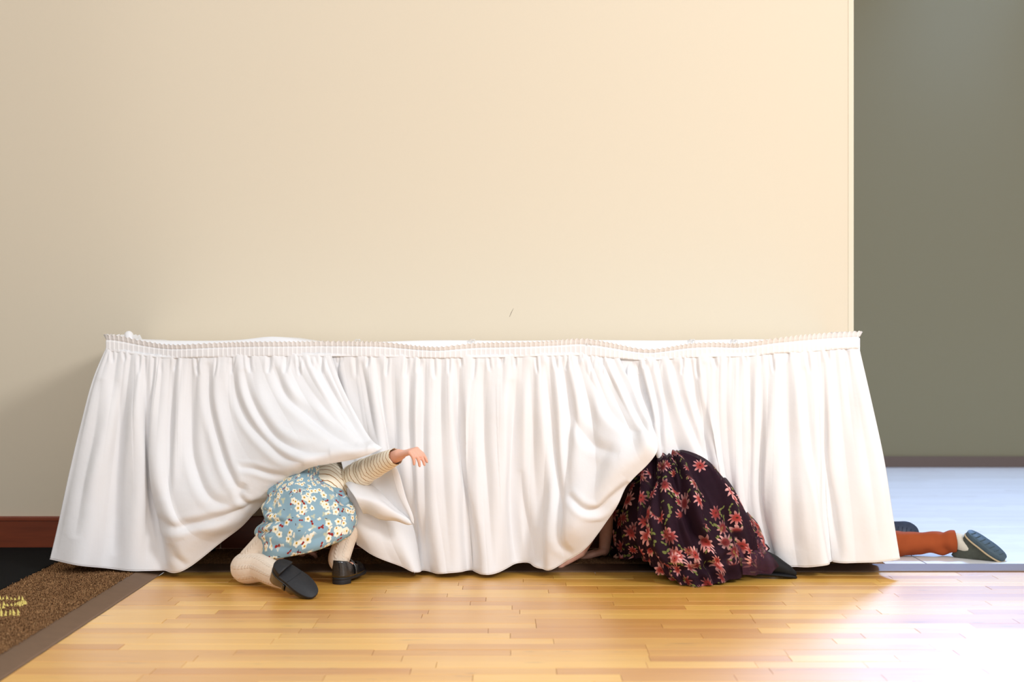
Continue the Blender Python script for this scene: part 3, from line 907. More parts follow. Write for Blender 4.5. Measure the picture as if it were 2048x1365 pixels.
# ---- middle panel
B = [
 ([(640,714),(655,780),(672,880),(690,960),(700,1040),(712,1088)], [.02,.02,-.02,-.09,-.10,-.07]),
 ([(668,714),(686,800),(702,900),(716,990),(724,1060),(742,1107)], [.01,.01,-.02,-.09,-.10,-.07]),
 ([(700,714),(716,800),(732,900),(748,1010),(764,1080),(784,1125)], [.0,.0,-.03,-.07,-.08,-.06]),
 ([(735,714),(746,800),(760,900),(784,1010),(806,1090),(828,1145)], [0,-.01,-.03,-.05,-.07,-.07]),
 ([(762,714),(770,830),(786,960),(820,1060),(838,1143)], [0,.0,-.0,-.0,-.02]),
 ([(798,715),(800,830),(808,960),(836,1060),(848,1141)], [0,-.01,-.02,-.0,.0]),
 ([(835,716),(836,850),(842,1000),(868,1142)], [0,-.01,-.03,.0]),
 ([(868,717),(868,850),(868,1000),(884,1147)], [0,-.015,-.05,-.06]),
 ([(905,717),(903,850),(908,1000),(918,1144)], [0,-.01,-.04,-.05]),
 ([(935,716),(932,850),(938,1000),(950,1140)], [0,.0,-.01,-.0]),
 ([(965,716),(955,850),(958,1000),(968,1149)], [0,-.01,-.04,-.065]),
 ([(995,715),(990,850),(982,1000),(988,1147)], [0,-.01,-.04,-.06]),
 ([(1028,714),(1020,850),(1012,1000),(1024,1129)], [0,.0,-.01,.0]),
 ([(1058,713),(1055,850),(1046,1000),(1060,1125)], [0,.005,.01,.01]),
 ([(1085,713),(1090,850),(1080,1000),(1082,1137)], [0,-.01,-.02,-.04]),
 ([(1108,712),(1122,850),(1112,990),(1104,1080),(1108,1136)], [0,-.015,-.05,-.08,-.06]),
 ([(1130,712),(1152,830),(1150,960),(1148,1060),(1170,1092)], [0,-.02,-.08,-.12,-.08]),
 ([(1150,711),(1182,820),(1194,930),(1194,1015),(1222,1030)], [0,-.03,-.10,-.14,-.12]),
 ([(1170,711),(1204,800),(1230,880),(1238,950),(1256,969)], [0,-.03,-.11,-.16,-.15]),
 ([(1190,713),(1228,790),(1263,865),(1280,912),(1294,930)], [0,-.03,-.12,-.18,-.17]),
 ([(1213,715),(1246,785),(1280,848),(1302,884),(1313,904)], [0,-.03,-.11,-.18,-.18]),
 ([(1236,717),(1262,775),(1288,828),(1305,862),(1314,884)], [0,-.02,-.09,-.15,-.165]),
]
def Bfade(u, v):
    t = np.clip((u-.72)/.12, 0, 1); end = np.clip((v-.5)/.5, 0, 1)
    l = np.clip((.16-u)/.12, 0, 1)
    return 1-t*(.2+.7*end**1.5)-.55*l*end
SB = [strand(p, y) for p, y in B]
GB = sheet(SB, 720, 120, fold_disp(23, 600, .005, .018, 52, fade=Bfade, lines=LB+pinches(680, 1240, 4)))
# ---- right panel
Cc = [
 ([(1222,717),(1252,775),(1285,838),(1305,880),(1318,915)], [.02,.01,-.01,-.03,-.03]),
 ([(1250,719),(1275,790),(1300,850),(1318,900),(1330,935)], [.015,.0,-.02,-.04,-.03]),
 ([(1285,721),(1303,800),(1322,870),(1345,940)], [.0,-.01,-.03,-.02]),
 ([(1318,720),(1335,800),(1355,880),(1378,950)], [0,-.01,-.02,.0]),
 ([(1350,717),(1368,800),(1392,890),(1418,985)], [0,-.0,-.01,.01]),
 ([(1382,715),(1398,800),(1420,900),(1452,1030)], [0,-.0,-.01,.02]),
 ([(1415,714),(1420,830),(1438,950),(1475,1075)], [0,-.0,.0,.03]),
 ([(1445,714),(1442,830),(1458,980),(1500,1110)], [0,-.0,.0,.03]),
 ([(1475,713),(1472,850),(1482,1000),(1525,1130)], [0,-.0,.0,.03]),
 ([(1505,712),(1506,850),(1512,1000),(1548,1138)], [0,-.0,.0,.02]),
 ([(1532,710),(1530,850),(1528,1000),(1556,1141)], [0,-.01,-.01,.01]),
 ([(1558,707),(1556,850),(1558,1000),(1578,1134)], [0,-.02,-.04,-.02]),
 ([(1585,706),(1590,850),(1598,1000),(1614,1134)], [0,-.02,-.05,-.04]),
 ([(1612,704),(1625,850),(1640,1000),(1652,1130)], [0,-.02,-.05,-.06]),
 ([(1640,702),(1648,850),(1652,1000),(1666,1122)], [0,-.0,.0,.0]),
 ([(1668,700),(1678,850),(1688,1000),(1694,1126)], [0,-.01,-.03,-.04]),
 ([(1695,698),(1714,850),(1734,1000),(1748,1124)], [0,-.02,-.05,-.05]),
 ([(1717,697),(1742,800),(1768,920),(1786,1035),(1800,1119)], [0,-.01,-.03,-.04,-.045]),
]
SC = [strand(p, y) for p, y in Cc]
GC = sheet(SC, 560, 110, fold_disp(31, 500, .005, .016, 56, lines=LC+pinches(1250, 1705, 5), fade=lambda u, v: np.clip((1-u)/.015, 0, 1)))
# short returns at both ends, back to the wall
def ret(x_top, x_bot, first, sgn):
    st = []
    for k in range(7):
        t = k/6
        top = np.array((x_top, .47*t, .742+0*t)); 
        if k == 0:
            st.append(first); continue
        st.append(np.array([top, (x_top+(x_bot-x_top)*.45, .47*t+.0, .45), (x_bot-sgn*.02*t, .47*t, .03)]))
    return st
def ret_disp(u, v, G):
    return .012*np.sin(u*22)*v, 0*u
GL = sheet(ret(-1.333, -1.45, SA[0], -1), 60, 60, ret_disp)
GRt = sheet(ret(1.139, 1.23, SC[-1], 1), 60, 60, ret_disp)

def add_panel(name, G, parent=sk):
    o = link(name, join_meshes(name, [grid_parts(G)]), M['cloth'], parent)
    s = o.modifiers.new('thickness', 'SOLIDIFY'); s.thickness = .0016; s.offset = 0
    return o
add_panel('panel', GB); add_panel('panel', GC); add_panel('panel', GA)
add_panel('end_return', GL); add_panel('end_return', GRt)
# hem: a narrow turned edge along each panel
def hem_of(G, sl=slice(None)):
    e = G[sl, -1][::4]
    return tube(e, [.0013]*len(e), 6, len(e), caps=False)
for G in (GA, GB, GC):
    link('hem', join_meshes('hem', [hem_of(G)]), M['cloth'], sk)

# ---- the loose flap of skirt under the outstretched arm
def flapG():
    rows = []
    back = [  # lining triangle seen behind
     ([(700,935),(698,955),(696,972)], [-.10,-.10,-.11]),
     ([(735,920),(742,955),(745,1000)], [-.10,-.09,-.10]),
     ([(765,912),(775,960),(785,1018)], [-.11,-.10,-.11]),
     ([(782,920),(800,975),(822,1046)], [-.13,-.13,-.14]),
    ]
    g1 = sheet([strand(p, y) for p, y in back], 60, 40, lambda u, v, G: (.006*np.sin(u*9)*np.sin(PI*v), 0*u))
    front = [ # rolled front lying over her thigh
     ([(690,972),(700,982),(712,998),(720,1014),(726,1028)], [-.10,-.16,-.175,-.16,-.13]),
     ([(704,966),(716,980),(730,1000),(738,1020),(742,1032)], [-.10,-.155,-.18,-.165,-.14]),
     ([(722,968),(740,988),(758,1010),(765,1028),(766,1040)], [-.10,-.15,-.175,-.165,-.145]),
     ([(752,985),(772,1005),(788,1025),(792,1038),(793,1045)], [-.10,-.14,-.165,-.16,-.145]),
     ([(792,1018),(804,1028),(814,1040),(816,1046),(815,1049)], [-.11,-.135,-.15,-.15,-.145]),
     ([(822,1045),(824,1047),(825,1049),(825,1050),(824,1051)], [-.14,-.142,-.145,-.146,-.145]),
    ]
    g2 = sheet([strand(p, y) for p, y in front], 60, 40, lambda u, v, G: (.003*np.sin(u*14+v*3), 0*u))
    band = [
     ([(776,915),(783,922),(790,930)], [-.135,-.14,-.14]),
     ([(783,945),(792,948),(800,952)], [-.135,-.14,-.14]),
     ([(795,990),(805,992),(812,995)], [-.135,-.14,-.14]),
     ([(812,1025),(820,1028),(826,1032)], [-.142,-.147,-.147]),
     ([(822,1044),(825,1046),(828,1049)], [-.145,-.148,-.148])]
    g3 = sheet([strand(p, y) for p, y in band], 40, 10)
    return [g1, g2, g3]
fl = link('loose_flap', join_meshes('loose_flap', [grid_parts(g) for g in flapG()]), M['cloth'], sk)
fl.modifiers.new('t', 'SOLIDIFY').thickness = .0016
fl['label'] = 'turned-up corner of the skirt below the arm'
# clear clips holding the header
for px in (715, 945, 1178, 1385, 1470):
    x = (px-1024)*D0/F; z = H0-(topy(px)-682.5)*D0/F
    zt = .7735
    me = join_meshes('clip', [bar([(x-.007, .03, zt-.004), (x-.007, .002, zt+.001), (x-.007, -.008, zt-.012), (x-.007, -.009, zt-.018)], .0012, 8, 14),
                              bar([(x+.007, .03, zt-.004), (x+.007, .002, zt+.001), (x+.007, -.008, zt-.012), (x+.007, -.009, zt-.018)], .0012, 8, 14),
                              bar([(x-.008, .001, zt+.001), (x+.008, .001, zt+.001)], .0014, 8, 4)])
    link('clip', me, M['clip'], sk)

# ================================================================== shoes
def frame(origin, toe, solenormal):
    """shoe axes: y = heel->toe, z = away from the sole (into the foot)"""
    y = Vector(toe).normalized(); z = (-Vector(solenormal)); z = (z-y*z.dot(y)).normalized(); x = y.cross(z)
    m = Matrix((x, y, z)).transposed().to_4x4(); m.translation = Vector(origin)
    return m
def outline(L, wt, wh, n=40, side=1):
    """sole outline, heel at y=0, toe at y=L"""
    pts = []
    for i in range(n):
        a = 2*PI*i/n
        y = L/2-L/2*math.cos(a); s = math.sin(a)
        t = y/L
        wdt = wh*(1-t)+wt*t - .006*math.exp(-((t-.42)/.15)**2)
        x = (abs(s)**.75)*math.copysign(1, s)*wdt/2 + side*.004*math.sin(PI*t)
        pts.append((x, y))
    return pts
def xf(m, V): return [tuple(m @ Vector(v)) for v in V]
def extrude_outline(pts, z0, z1, m, inset=0):
    n = len(pts); cx = sum(p[0] for p in pts)/n; cy = sum(p[1] for p in pts)/n
    rings = [(z0, .975), (z0+(z1-z0)*.12, 1.0), (z1-(z1-z0)*.12, 1.0), (z1, .975)]
    V = []; Fc = []
    for z, s in rings:
        V += [(cx+(x-cx)*s, cy+(y-cy)*s, z) for x, y in pts]
    for r in range(3):
        for i in range(n): Fc.append((r*n+i, r*n+(i+1) % n, (r+1)*n+(i+1) % n, (r+1)*n+i))
    Fc.append(tuple(reversed(range(n)))); Fc.append(tuple(range(3*n, 4*n)))
    return xf(m, V), Fc, [(v[0], v[1]) for v in V]
def upper_shell(L, wt, wh, m, heights, n=40, rows=9, side=1, open_from=.0, open_to=.62, lip=.55):
    """shoe upper: rises from the sole outline, open on top from the heel to the vamp"""
    pts = outline(L*.985, wt*.97, wh*.97, n, side)
    V = []; Fc = []
    for r in range(rows):
        t = r/(rows-1)
        for x, y in pts:
            q = y/L
            h = np.interp(q, [0, .15, .35, .6, .8, 1.0], heights)
            if q > open_to: k = math.sin(t*PI/2); shrink = 1-(1-math.cos(t*PI/2)); 
            else: k = t; shrink = 1-(1-lip)*t**2.2*.55
            if q > open_to:
                # vamp closes over the toes
                f = min(1, (q-open_to)/.06)
                sh2 = 1-(1-lip)*t**2.2*.55
                shrink = sh2*(1-f)+(max(.02, math.cos(t*PI/2)))*f
                k = t*(1-f)+math.sin(t*PI/2)*f
            yy = y if q < .8 else L*.8+(y-L*.8)*(.35+.65*math.cos(t*PI/2*.9))
            V.append((x*shrink, yy, .002+h*k))
    for r in range(rows-1):
        for i in range(n): Fc.append((r*n+i, r*n+(i+1) % n, (r+1)*n+(i+1) % n, (r+1)*n+i))
    return xf(m, V), Fc, [(v[0], v[1]) for v in V]
def mary_jane(parent, m, L=.158, side=1, name='shoe'):
    up = upper_shell(L, .074, .080, m, [.054, .050, .034, .032, .034, .014], side=side, lip=.7)
    shoe = link(name, join_meshes(name, [up]), M['patent'], parent)
    shoe.modifiers.new('t', 'SOLIDIFY').thickness = .0025
    so = outline(L, .076, .072, 44, side)
    link('sole', join_meshes('sole', [extrude_outline(so, -.008, .003, m)]), M['sole'], shoe, smooth=False)
    hl = [(x, y) for x, y in outline(L, .076, .072, 80, side) if y < L*.27]
    # heel block: rear of the outline, closed straight
    hl = sorted(hl, key=lambda p: math.atan2(p[1]-L*.27, p[0]-.0))
    link('heel', join_meshes('heel', [extrude_outline(hl, -.021, -.007, m)]), M['sole'], shoe, smooth=False)
    # tread line across the sole
    link('tread_bar', join_meshes('tread_bar', [bar(xf(m, [(-.026, L*.43, -.0085), (.030, L*.47, -.0085)]), .0013, 6, 4)]), M['sole'], shoe)
    st = []
    for i in range(15):
        a = -PI*.04+PI*1.08*i/14
        st.append((math.cos(a)*.0345, L*.40, .010+.044*math.sin(a)))
    V, Fc, U = tube(xf(m, st), [.0048]*15, 10, 40, flat=(.35, 1.0), up=tuple(m.to_3x3() @ Vector((1, 0, 0))))
    link('strap', join_meshes('strap', [(V, Fc, U)]), M['patent'], shoe)
    return shoe

# ================================================================== people
def hand(wrist, knuck_dir, palm_n, spread_v, L=.115, curl=(.35, .75, .6), thumb_side=1, r=.0062, spread=.0145):
    """palm and five bent fingers as limbs: knuck_dir = wrist->knuckles, palm_n = direction the palm faces, spread_v = towards the thumb"""
    w_ = Vector(wrist); d = Vector(knuck_dir).normalized(); n = Vector(palm_n); n = (n-d*n.dot(d)).normalized()
    s = d.cross(n)
    if s.dot(Vector(spread_v)) < 0: s = -s
    caps_ = []
    pl_ = L*.50
    for k in range(4):
        off = (1.5-k)*spread
        base = w_+s*off*.55
        kn = w_+d*(pl_*(1-.03*abs(k-1)))+s*off
        caps_.append((base, r*1.7, kn, r*1.35))
        ln = L*(.46, .50, .47, .36)[k]
        seg = [ln*.45, ln*.31, ln*.24]
        p = kn; ang = 0; dd = d.copy()
        for q in range(3):
            ang += curl[q]*(1+.08*k)
            v = d*math.cos(ang)+n*math.sin(ang)+s*((1.5-k)*.05)
            p2 = p+v*seg[q]
            caps_.append((p, r*(1.1-.1*q), p2, r*(1.0-.12*q)))
            p = p2
    # thumb from the side of the palm near its base
    t0 = w_+d*pl_*.22+s*spread*1.2
    t1 = t0+(d*.55+s*.75+n*.35).normalized()*L*.22
    t2 = t1+(d*.85+s*.25+n*.45).normalized()*L*.17
    t3 = t2+(d*.95+n*.3).normalized()*L*.11
    caps_ += [(t0, r*1.5, t1, r*1.25), (t1, r*1.25, t2, r*1.05), (t2, r*1.05, t3, r*.85)]
    return caps_
def head(caps_, balls, c, r, face, upv):
    """skull, jaw, nose, ears, neck side left to caller"""
    c = Vector(c); f = Vector(face).normalized(); u = Vector(upv); u = (u-f*u.dot(f)).normalized(); s = f.cross(u)
    rot = Matrix((s, f, u)).transposed()
    balls.append((c, (r*.84, r*.98, r*1.0), rot))
    balls.append((c+f*r*.30-u*r*.48, (r*.58, r*.55, r*.55), rot))
    balls.append((c+f*r*.98-u*r*.22, (r*.11, r*.16, r*.16), rot))
    for q in (-1, 1):
        balls.append((c+s*q*r*.84-u*r*.12-f*r*.05, (r*.10, r*.16, r*.24), rot))
        balls.append((c+f*r*.62+s*q*r*.42-u*r*.35, (r*.26, r*.2, r*.24), rot))
    balls.append((c+f*r*.88-u*r*.56, (r*.22, r*.07, r*.06), rot))
    return f, u, s, rot
def face_bits(parent, c, r, f, u, s, rot):
    c = Vector(c)
    eye = bpy.data.materials.get('eye_dark') or plain('eye_dark', (.03, .02, .015), .2, .5)
    for q in (-1, 1):
        bm = bmesh.new()
        bmesh.ops.create_uvsphere(bm, u_segments=12, v_segments=8, radius=1, matrix=Matrix.Translation(c+f*r*.88+s*q*r*.32-u*r*.02) @ rot.to_4x4() @ Matrix.Diagonal((r*.11, r*.06, r*.07, 1)))
        me = bpy.data.meshes.new('eye'); bm.to_mesh(me); bm.free(); link('eye', me, eye, parent)
def hair(parent, c, r, f, u, s, rot, tail=True):
    c = Vector(c)
    balls = [(c-f*r*.14+u*r*.10, (r*.95, r*1.0, r*1.0), rot)]
    caps_ = []
    for q in (-1, 1):
        caps_.append((c+s*q*r*.72-f*r*.2, r*.3, c+s*q*r*.70-f*r*.35-u*r*.8, r*.2))
    if tail: caps_.append((c-f*r*.95, r*.35, c-f*r*1.15-u*r*1.2, r*.15))
    link_ = organic('hair', caps_, balls, M['hair'], parent, voxel=.007, smooth=3)
    return link_

V3 = lambda a: Vector(tuple(float(q) for q in a))
# ---------------------------------------------------------------- child in blue
g1 = empty('person', (-.63, -.17, 0), 'person crouching in blue floral dress, cream tights and black shoes, one arm stretched out', 'person')
pel = V3(P(622, 1032, -.155)); chest = V3(P(648, 948, .06)); 
hipL = V3(P(592, 1048, -.17)); hipR = V3(P(655, 1035, -.15))
kneeL = V3(P(499, 1128, -.165)); ankL = V3(P(572, 1160, -.345))
kneeR = V3(P(701, 1012, -.01)); ankR = V3(P(679, 1128, -.150))
shR = V3(P(684, 963, -.01)); elR = V3(P(741, 937, -.13)); wrR = V3(P(797, 911, -.235))
shL = V3(P(606, 962, .07)); elL = V3(P(566, 1030, .14)); wrL = V3((-.72, .20, .048))
hc = V3(P(652, 935, .24)); 
caps1 = [(pel, .078, chest, .066), (chest, .06, (shR+chest)/2, .05), ((shR+chest)/2, .045, shR, .034), ((shL+chest)/2, .045, shL, .034),
         (shR, .034, elR, .026), (elR, .025, wrR, .0195), (shL, .032, elL, .026), (elL, .025, wrL, .0175),
         (hipL, .062, kneeL, .040), (kneeL, .038, ankL, .023), (hipR, .060, kneeR, .040), (kneeR, .038, ankR, .023),
         (pel, .075, hipL, .062), (pel, .075, hipR, .060), (chest, .035, hc, .030)]
balls1 = []
f1, u1, s1_, rot1 = head(caps1, balls1, hc+Vector((0, .05, 0)), .088, (0, .75, -.45), (0, .5, .8))
# right hand: reaching, fingers drooping
wdir = (V3(P(822, 905, -.265))-wrR).normalized()
caps1 += [(wrR, .0170, wrR+wdir*.012, .0155)]
caps1 += hand(wrR+wdir*.006, V3(P(824, 903, -.262))-wrR, (-.05, .25, -1), (-.5, .9, 0), L=.112, curl=(.95, .40, .20), r=.0060, spread=.0130)
caps1 += hand(wrL, (0.1, .9, -.12), (0, 0, -1), (1, 0, 0), L=.10, curl=(.05, .1, .1), r=.0062)
# feet inside the shoes
def foot_caps(m, L=.15, r=.0165, ank=None):
    a = m @ Vector((0, L*.17, .028)); b_ = m @ Vector((0, L*.55, .024)); c_ = m @ Vector((0, L*.85, .015))
    out = [(a, r, b_, r*.95), (b_, r*.95, c_, r*.65)]
    if ank is not None: out.append((ank, r*1.15, a, r))
    return out
mL = frame(P(549, 1131, -.395), P(617, 1183, -.425)-P(549, 1131, -.395), (.50, -.70, .50))
mR = frame((ankR.x-.004, -.185, .020), (.42, 1.0, .02), (0, 0, -1))
caps1 += foot_caps(mL, ank=ankL)+foot_caps(mR, ank=ankR)
body1 = organic('body', caps1, balls1, M['skin'], g1, voxel=.0024, smooth=4)
face_bits(g1, hc+Vector((0, .05, 0)), .088, f1, u1, s1_, rot1)
hair(g1, hc+Vector((0, .05, 0)), .088, f1, u1, s1_, rot1)
# tights, ribbed legs with knit relief
def leg_tube(pts, rs, n=60, bulge=None):
    return tube(pts, rs, 36, n, caps=True, uv_u=1.0)
def along(a, b, t): return a+(b-a)*t
tl = leg_tube([hipL, along(hipL, kneeL, .45), along(hipL, kneeL, .85), V3(P(486, 1137, -.175)), along(kneeL, ankL, .25)+Vector((0, 0, -.004)), along(kneeL, ankL, .62), ankL], [.070, .062, .050, .044, .046, .037, .0275])
# bend is tight: build thigh and calf as two tubes sharing the knee
th = leg_tube([pel, hipL, along(hipL, kneeL, .5), kneeL+Vector((.0, 0, .004))], [.06, .070, .058, .043], 40)
cf = leg_tube([kneeL+Vector((-.004, .01, .006)), kneeL+Vector((-.012, -.012, -.008)), along(kneeL, ankL, .35)+Vector((0, 0, .004)), along(kneeL, ankL, .68), ankL, mL @ Vector((0, .045, .026)), mL @ Vector((0, .10, .016))], [.038, .045, .044, .037, .030, .0265, .015], 60)
th2 = leg_tube([pel, hipR, along(hipR, kneeR, .5), kneeR], [.06, .068, .056, .046], 40)
cf2 = leg_tube([kneeR+Vector((0, .01, .008)), kneeR+Vector((.006, .004, -.015)), along(kneeR, ankR, .35)+Vector((.006, -.012, 0)), along(kneeR, ankR, .7), ankR, mR @ Vector((-.004, .032, .034)), mR @ Vector((0, .09, .018))], [.042, .043, .041, .035, .0300, .0255, .015], 60)
link('tights', join_meshes('tights', [th, cf, th2, cf2]), M['tights'], g1)
mary_jane(g1, mL, .160, 1); mary_jane(g1, mR, .165, -1)
# striped shirt: sleeve and trunk
slv = tube([shR+Vector((-.02, .01, -.004)), shR+Vector((.012, -.02, -.003)), along(shR, elR, .6)+Vector((0, -.002, -.004)), elR+Vector((.004, -.004, .001)), along(elR, wrR, .5), wrR+(elR-wrR).normalized()*.014],
           [.047, .048, .043, .038, .0325, .0265], 48, 90, caps=False,
           dispf=lambda t, th: .0022*math.sin(th*2+t*30)*max(0, 1-abs(t-.42)/.38)+.0016*math.sin(t*62+math.sin(th+.6)*2.5)*max(0, 1-abs(t-.42)/.36))
trunk = tube([P(628, 1020, -.135), P(646, 985, -.085), P(655, 962, -.02), P(652, 955, .09), P(650, 950, .16)], [.072, .078, .071, .066, .045], 56, 60, up=(0, 0, 1),
             dispf=lambda t, th: .002*math.sin(th*5+t*18))
slv2 = tube([shL+Vector((.02, .0, 0)), shL, along(shL, elL, .5), elL, along(elL, wrL, .5), wrL+(elL-wrL).normalized()*.014], [.04, .040, .037, .033, .029, .026], 28, 50, caps=False)
sh = link('shirt', join_meshes('shirt', [slv, trunk, slv2]), M['stripes'], g1)
cuff = tube([along(elR, wrR, .66), wrR+(elR-wrR).normalized()*.011], [.0290, .0275], 40, 8, caps=False)
sh.modifiers.new('t', 'SOLIDIFY').thickness = .0012

# dress: rings from the straps down to the hem
def dress():
    # (px centre, py, half width px, depth centre, depth radius, tilt: rise to the right in px)
    rings = [(620, 922, 14, -.080, .055, 0), (619, 930, 17, -.085, .062, 0), (613, 944, 28, -.095, .075, 0), (607, 954, 39, -.105, .086, 0),
             (604, 965, 54, -.115, .095, -2), (607, 976, 68, -.120, .105, -3), (611, 990, 76, -.125, .112, -4), (613, 1008, 81, -.130, .120, -7),
             (614, 1030, 90, -.138, .130, -10), (614, 1050, 97, -.145, .134, -13), (613, 1070, 98, -.150, .133, -16), (611, 1082, 95, -.150, .130, -19),
             (609, 1088, 91, -.150, .124, -20)]
    K = catmull(np.array(rings, float), 110)
    nseg = 200
    V, U, Fc = [], [], []
    acc = 0; prev = None
    for i, (cx, cy, hw, yc, b, tilt) in enumerate(K):
        c = P(cx, cy, yc); a = hw*(D0+yc)/F
        if prev is not None: acc += np.linalg.norm(c-prev)*.5+abs(a-pa)*.75
        prev = c; pa = a
        t = i/(len(K)-1)
        for j in range(nseg+1):
            th = 2*PI*j/nseg                      # 0 = right, pi/2 = towards the camera, pi = left
            x = a*math.cos(th); y = -b*math.sin(th)
            # push the lower left hem folds
            sag = 0
            n1 = .0060*math.exp(-((th-PI*.93)/.34)**2)*math.sin((t-.52)*29)*max(0, min(1, (t-.42)*8))*max(0, min(1, (.97-t)*9))
            n2 = .005*math.sin(th*7+t*5)*t**2
            n3 = .0035*math.sin(th*3+t*9+1)*math.sin(t*PI)
            cr = -.010*math.exp(-((th-.36)/.10)**2)*math.exp(-((t-.50)/.10)**2)+.012*math.exp(-((th-.12)/.22)**2)*math.exp(-((t-.62)/.16)**2)
            k = 1+(n1*2.2+n2+n3+cr)/max(a, .02)
            z = c[2]-tilt*math.cos(th)*(D0+yc)/F - t**3*.016*math.sin(th)*1.0
            V.append((c[0]+x*k, c[1]+y*k, z)); U.append((j/nseg*.62, -acc))
    n = len(K)
    for i in range(n-1):
        for j in range(nseg):
            q = i*(nseg+1)+j; Fc.append((q, q+nseg+1, q+nseg+2, q+1))
    return V, Fc, U, K, nseg
dV, dF, dU, dK, dn = dress()
LD = [([(514,1040),(530,1047),(550,1044),(572,1046)], 5, -.013), ([(514,1066),(528,1066),(542,1060)], 4, -.012),
      ([(520,1020),(535,1024),(552,1032)], 4, -.007), ([(680,1006),(690,1012),(703,1009)], 4, -.014),
      ([(684,985),(685,998),(682,1014)], 4, -.008), ([(560,1078),(600,1084),(650,1072),(690,1050)], 8, -.005),
      ([(600,1050),(650,1042),(690,1035)], 9, -.004), ([(548,970),(545,1000),(552,1030)], 6, -.006), ([(528,1085),(560,1094),(600,1100)], 5, -.004)]
_G = np.array(dV).reshape(len(dK), dn+1, 3)
_h = crease_field(_G, LD)
_c = _G[:, :-1].mean(axis=1)[:, None, :]
_o = _G-_c; _o[..., 2] = 0; _o /= np.maximum(np.linalg.norm(_o, axis=2)[..., None], 1e-6)
_front = np.clip(-_o[..., 1]*4+.6, 0, 1)
dV = [tuple(v) for v in (_G+_o*(_h*_front)[..., None]).reshape(-1, 3)]
dr = link('dress', join_meshes('dress', [(dV, dF, dU)]), M['blue_print'], g1)
dr.modifiers.new('t', 'SOLIDIFY').thickness = .002
# stitched seam down the back
seam = [Vector(dV[i*(dn+1)+int(dn*.325)])+Vector((0, -.0012, 0)) for i in range(30, len(dK))]
link('seam', join_meshes('seam', [tube(seam, [.0009]*len(seam), 6, len(seam), caps=False)]), M['blue_plain'], dr)
hemr = [Vector(dV[(len(dK)-1)*(dn+1)+j]) for j in range(0, dn+1, 2)]
link('hem', join_meshes('hem', [tube(hemr, [.0018]*len(hemr), 6, len(hemr), caps=False)]), M['blue_plain'], dr)
# bound edges of the narrow back bib
for side in (.10, .90):
    pass

# ---------------------------------------------------------------- child in dark floral skirt
g2 = empty('person', (.6, .0, 0), 'person on hands and knees in a dark plum floral tulle skirt and black tights', 'person')
pel2 = V3(P(1385, 985, .07)); ch2 = V3(P(1210, 950, .20))
hL2 = V3(P(1375, 1000, .03)); hR2 = V3(P(1395, 1000, .12))
kL2 = V3(P(1322, 1108, .03)); aL2 = V3(P(1508, 1115, -.055))
kR2 = V3(P(1325, 1085, .16)); aR2 = V3(P(1500, 1110, .12))
sL2 = V3(P(1195, 955, .14)); eL2 = V3(P(1192, 1040, .12)); wL2 = V3(P(1160, 1107, .13))
sR2 = V3(P(1195, 955, .28)); eR2 = V3(P(1216, 1035, .27)); wR2 = V3(P(1208, 1102, .27))
hc2 = V3(P(1105, 955, .24))
mF = frame(P(1500, 1138, -.04), (1, -.10, -.02), (.0, -.35, -1))
caps2 = [(pel2, .095, ch2, .082), (ch2, .05, sL2, .042), (ch2, .05, sR2, .042), (sL2, .038, eL2, .030), (eL2, .028, wL2, .0185),
         (sR2, .038, eR2, .030), (eR2, .028, wR2, .0185), (pel2, .09, hL2, .080), (pel2, .09, hR2, .080),
         (hL2, .070, kL2, .044), (kL2, .044, aL2, .030), (hR2, .070, kR2, .044), (kR2, .044, aR2, .026), (ch2, .04, hc2, .035),
         (aL2, .030, V3(P(1560, 1139, -.06)), .018), (aR2, .03, V3(P(1550, 1122, .13)), .02)]
balls2 = []
f2, u2, s2_, rot2 = head(caps2, balls2, hc2, .092, (-1, .05, -.35), (-.35, 0, 1))
caps2 += hand(wL2, V3(P(1128, 1124, .12))-wL2, (-.1, -.0, -1), (0, 1, 0), L=.125, curl=(.10, .15, .15), r=.0075, spread=.016)
caps2 += hand(wR2, V3(P(1180, 1110, .27))-wR2, (0, 0, -1), (0, 1, 0), L=.125, curl=(.12, .15, .15), r=.0075, spread=.016)
organic('body', caps2, balls2, M['skin'], g2, voxel=.0034, smooth=5)
face_bits(g2, hc2, .092, f2, u2, s2_, rot2)
hair(g2, hc2, .092, f2, u2, s2_, rot2)
# black tights: shins and pointed foot
tcap = [(pel2, .096, hL2, .084), (pel2, .096, hR2, .084), (hL2, .078, kL2, .051), (hR2, .078, kR2, .051), (kL2, .050, aL2, .038), (kR2, .048, aR2, .032),
        (aL2, .039, V3(P(1545, 1129, -.058)), .031), (V3(P(1545, 1129, -.058)), .031, V3(P(1574, 1142, -.06)), .020), (V3(P(1574, 1142, -.06)), .020, V3(P(1587, 1148, -.06)), .012),
        (aR2, .032, V3(P(1545, 1117, .13)), .024), (V3(P(1545, 1117, .13)), .024, V3(P(1568, 1124, .13)), .012)]
organic('tights', tcap, [], M['black_tights'], g2, voxel=.0045, smooth=4)
# flat black shoe on the pointed foot
shp = tube([P(1512, 1148, -.062), P(1545, 1149, -.066), P(1575, 1152, -.066), P(1592, 1155, -.064)], [.010, .013, .013, .008], 20, 24, flat=(.55, 1.6))
link('ballet_flat', join_meshes('ballet_flat', [shp]), M['black_tights'], g2)
# bodice
bod = tube([pel2+Vector((.02, 0, .01)), along(pel2, ch2, .4), along(pel2, ch2, .8), ch2+Vector((-.04, 0, 0))], [.100, .088, .090, .07], 40, 40)
link('bodice', join_meshes('bodice', [bod]), M['plum'], g2)

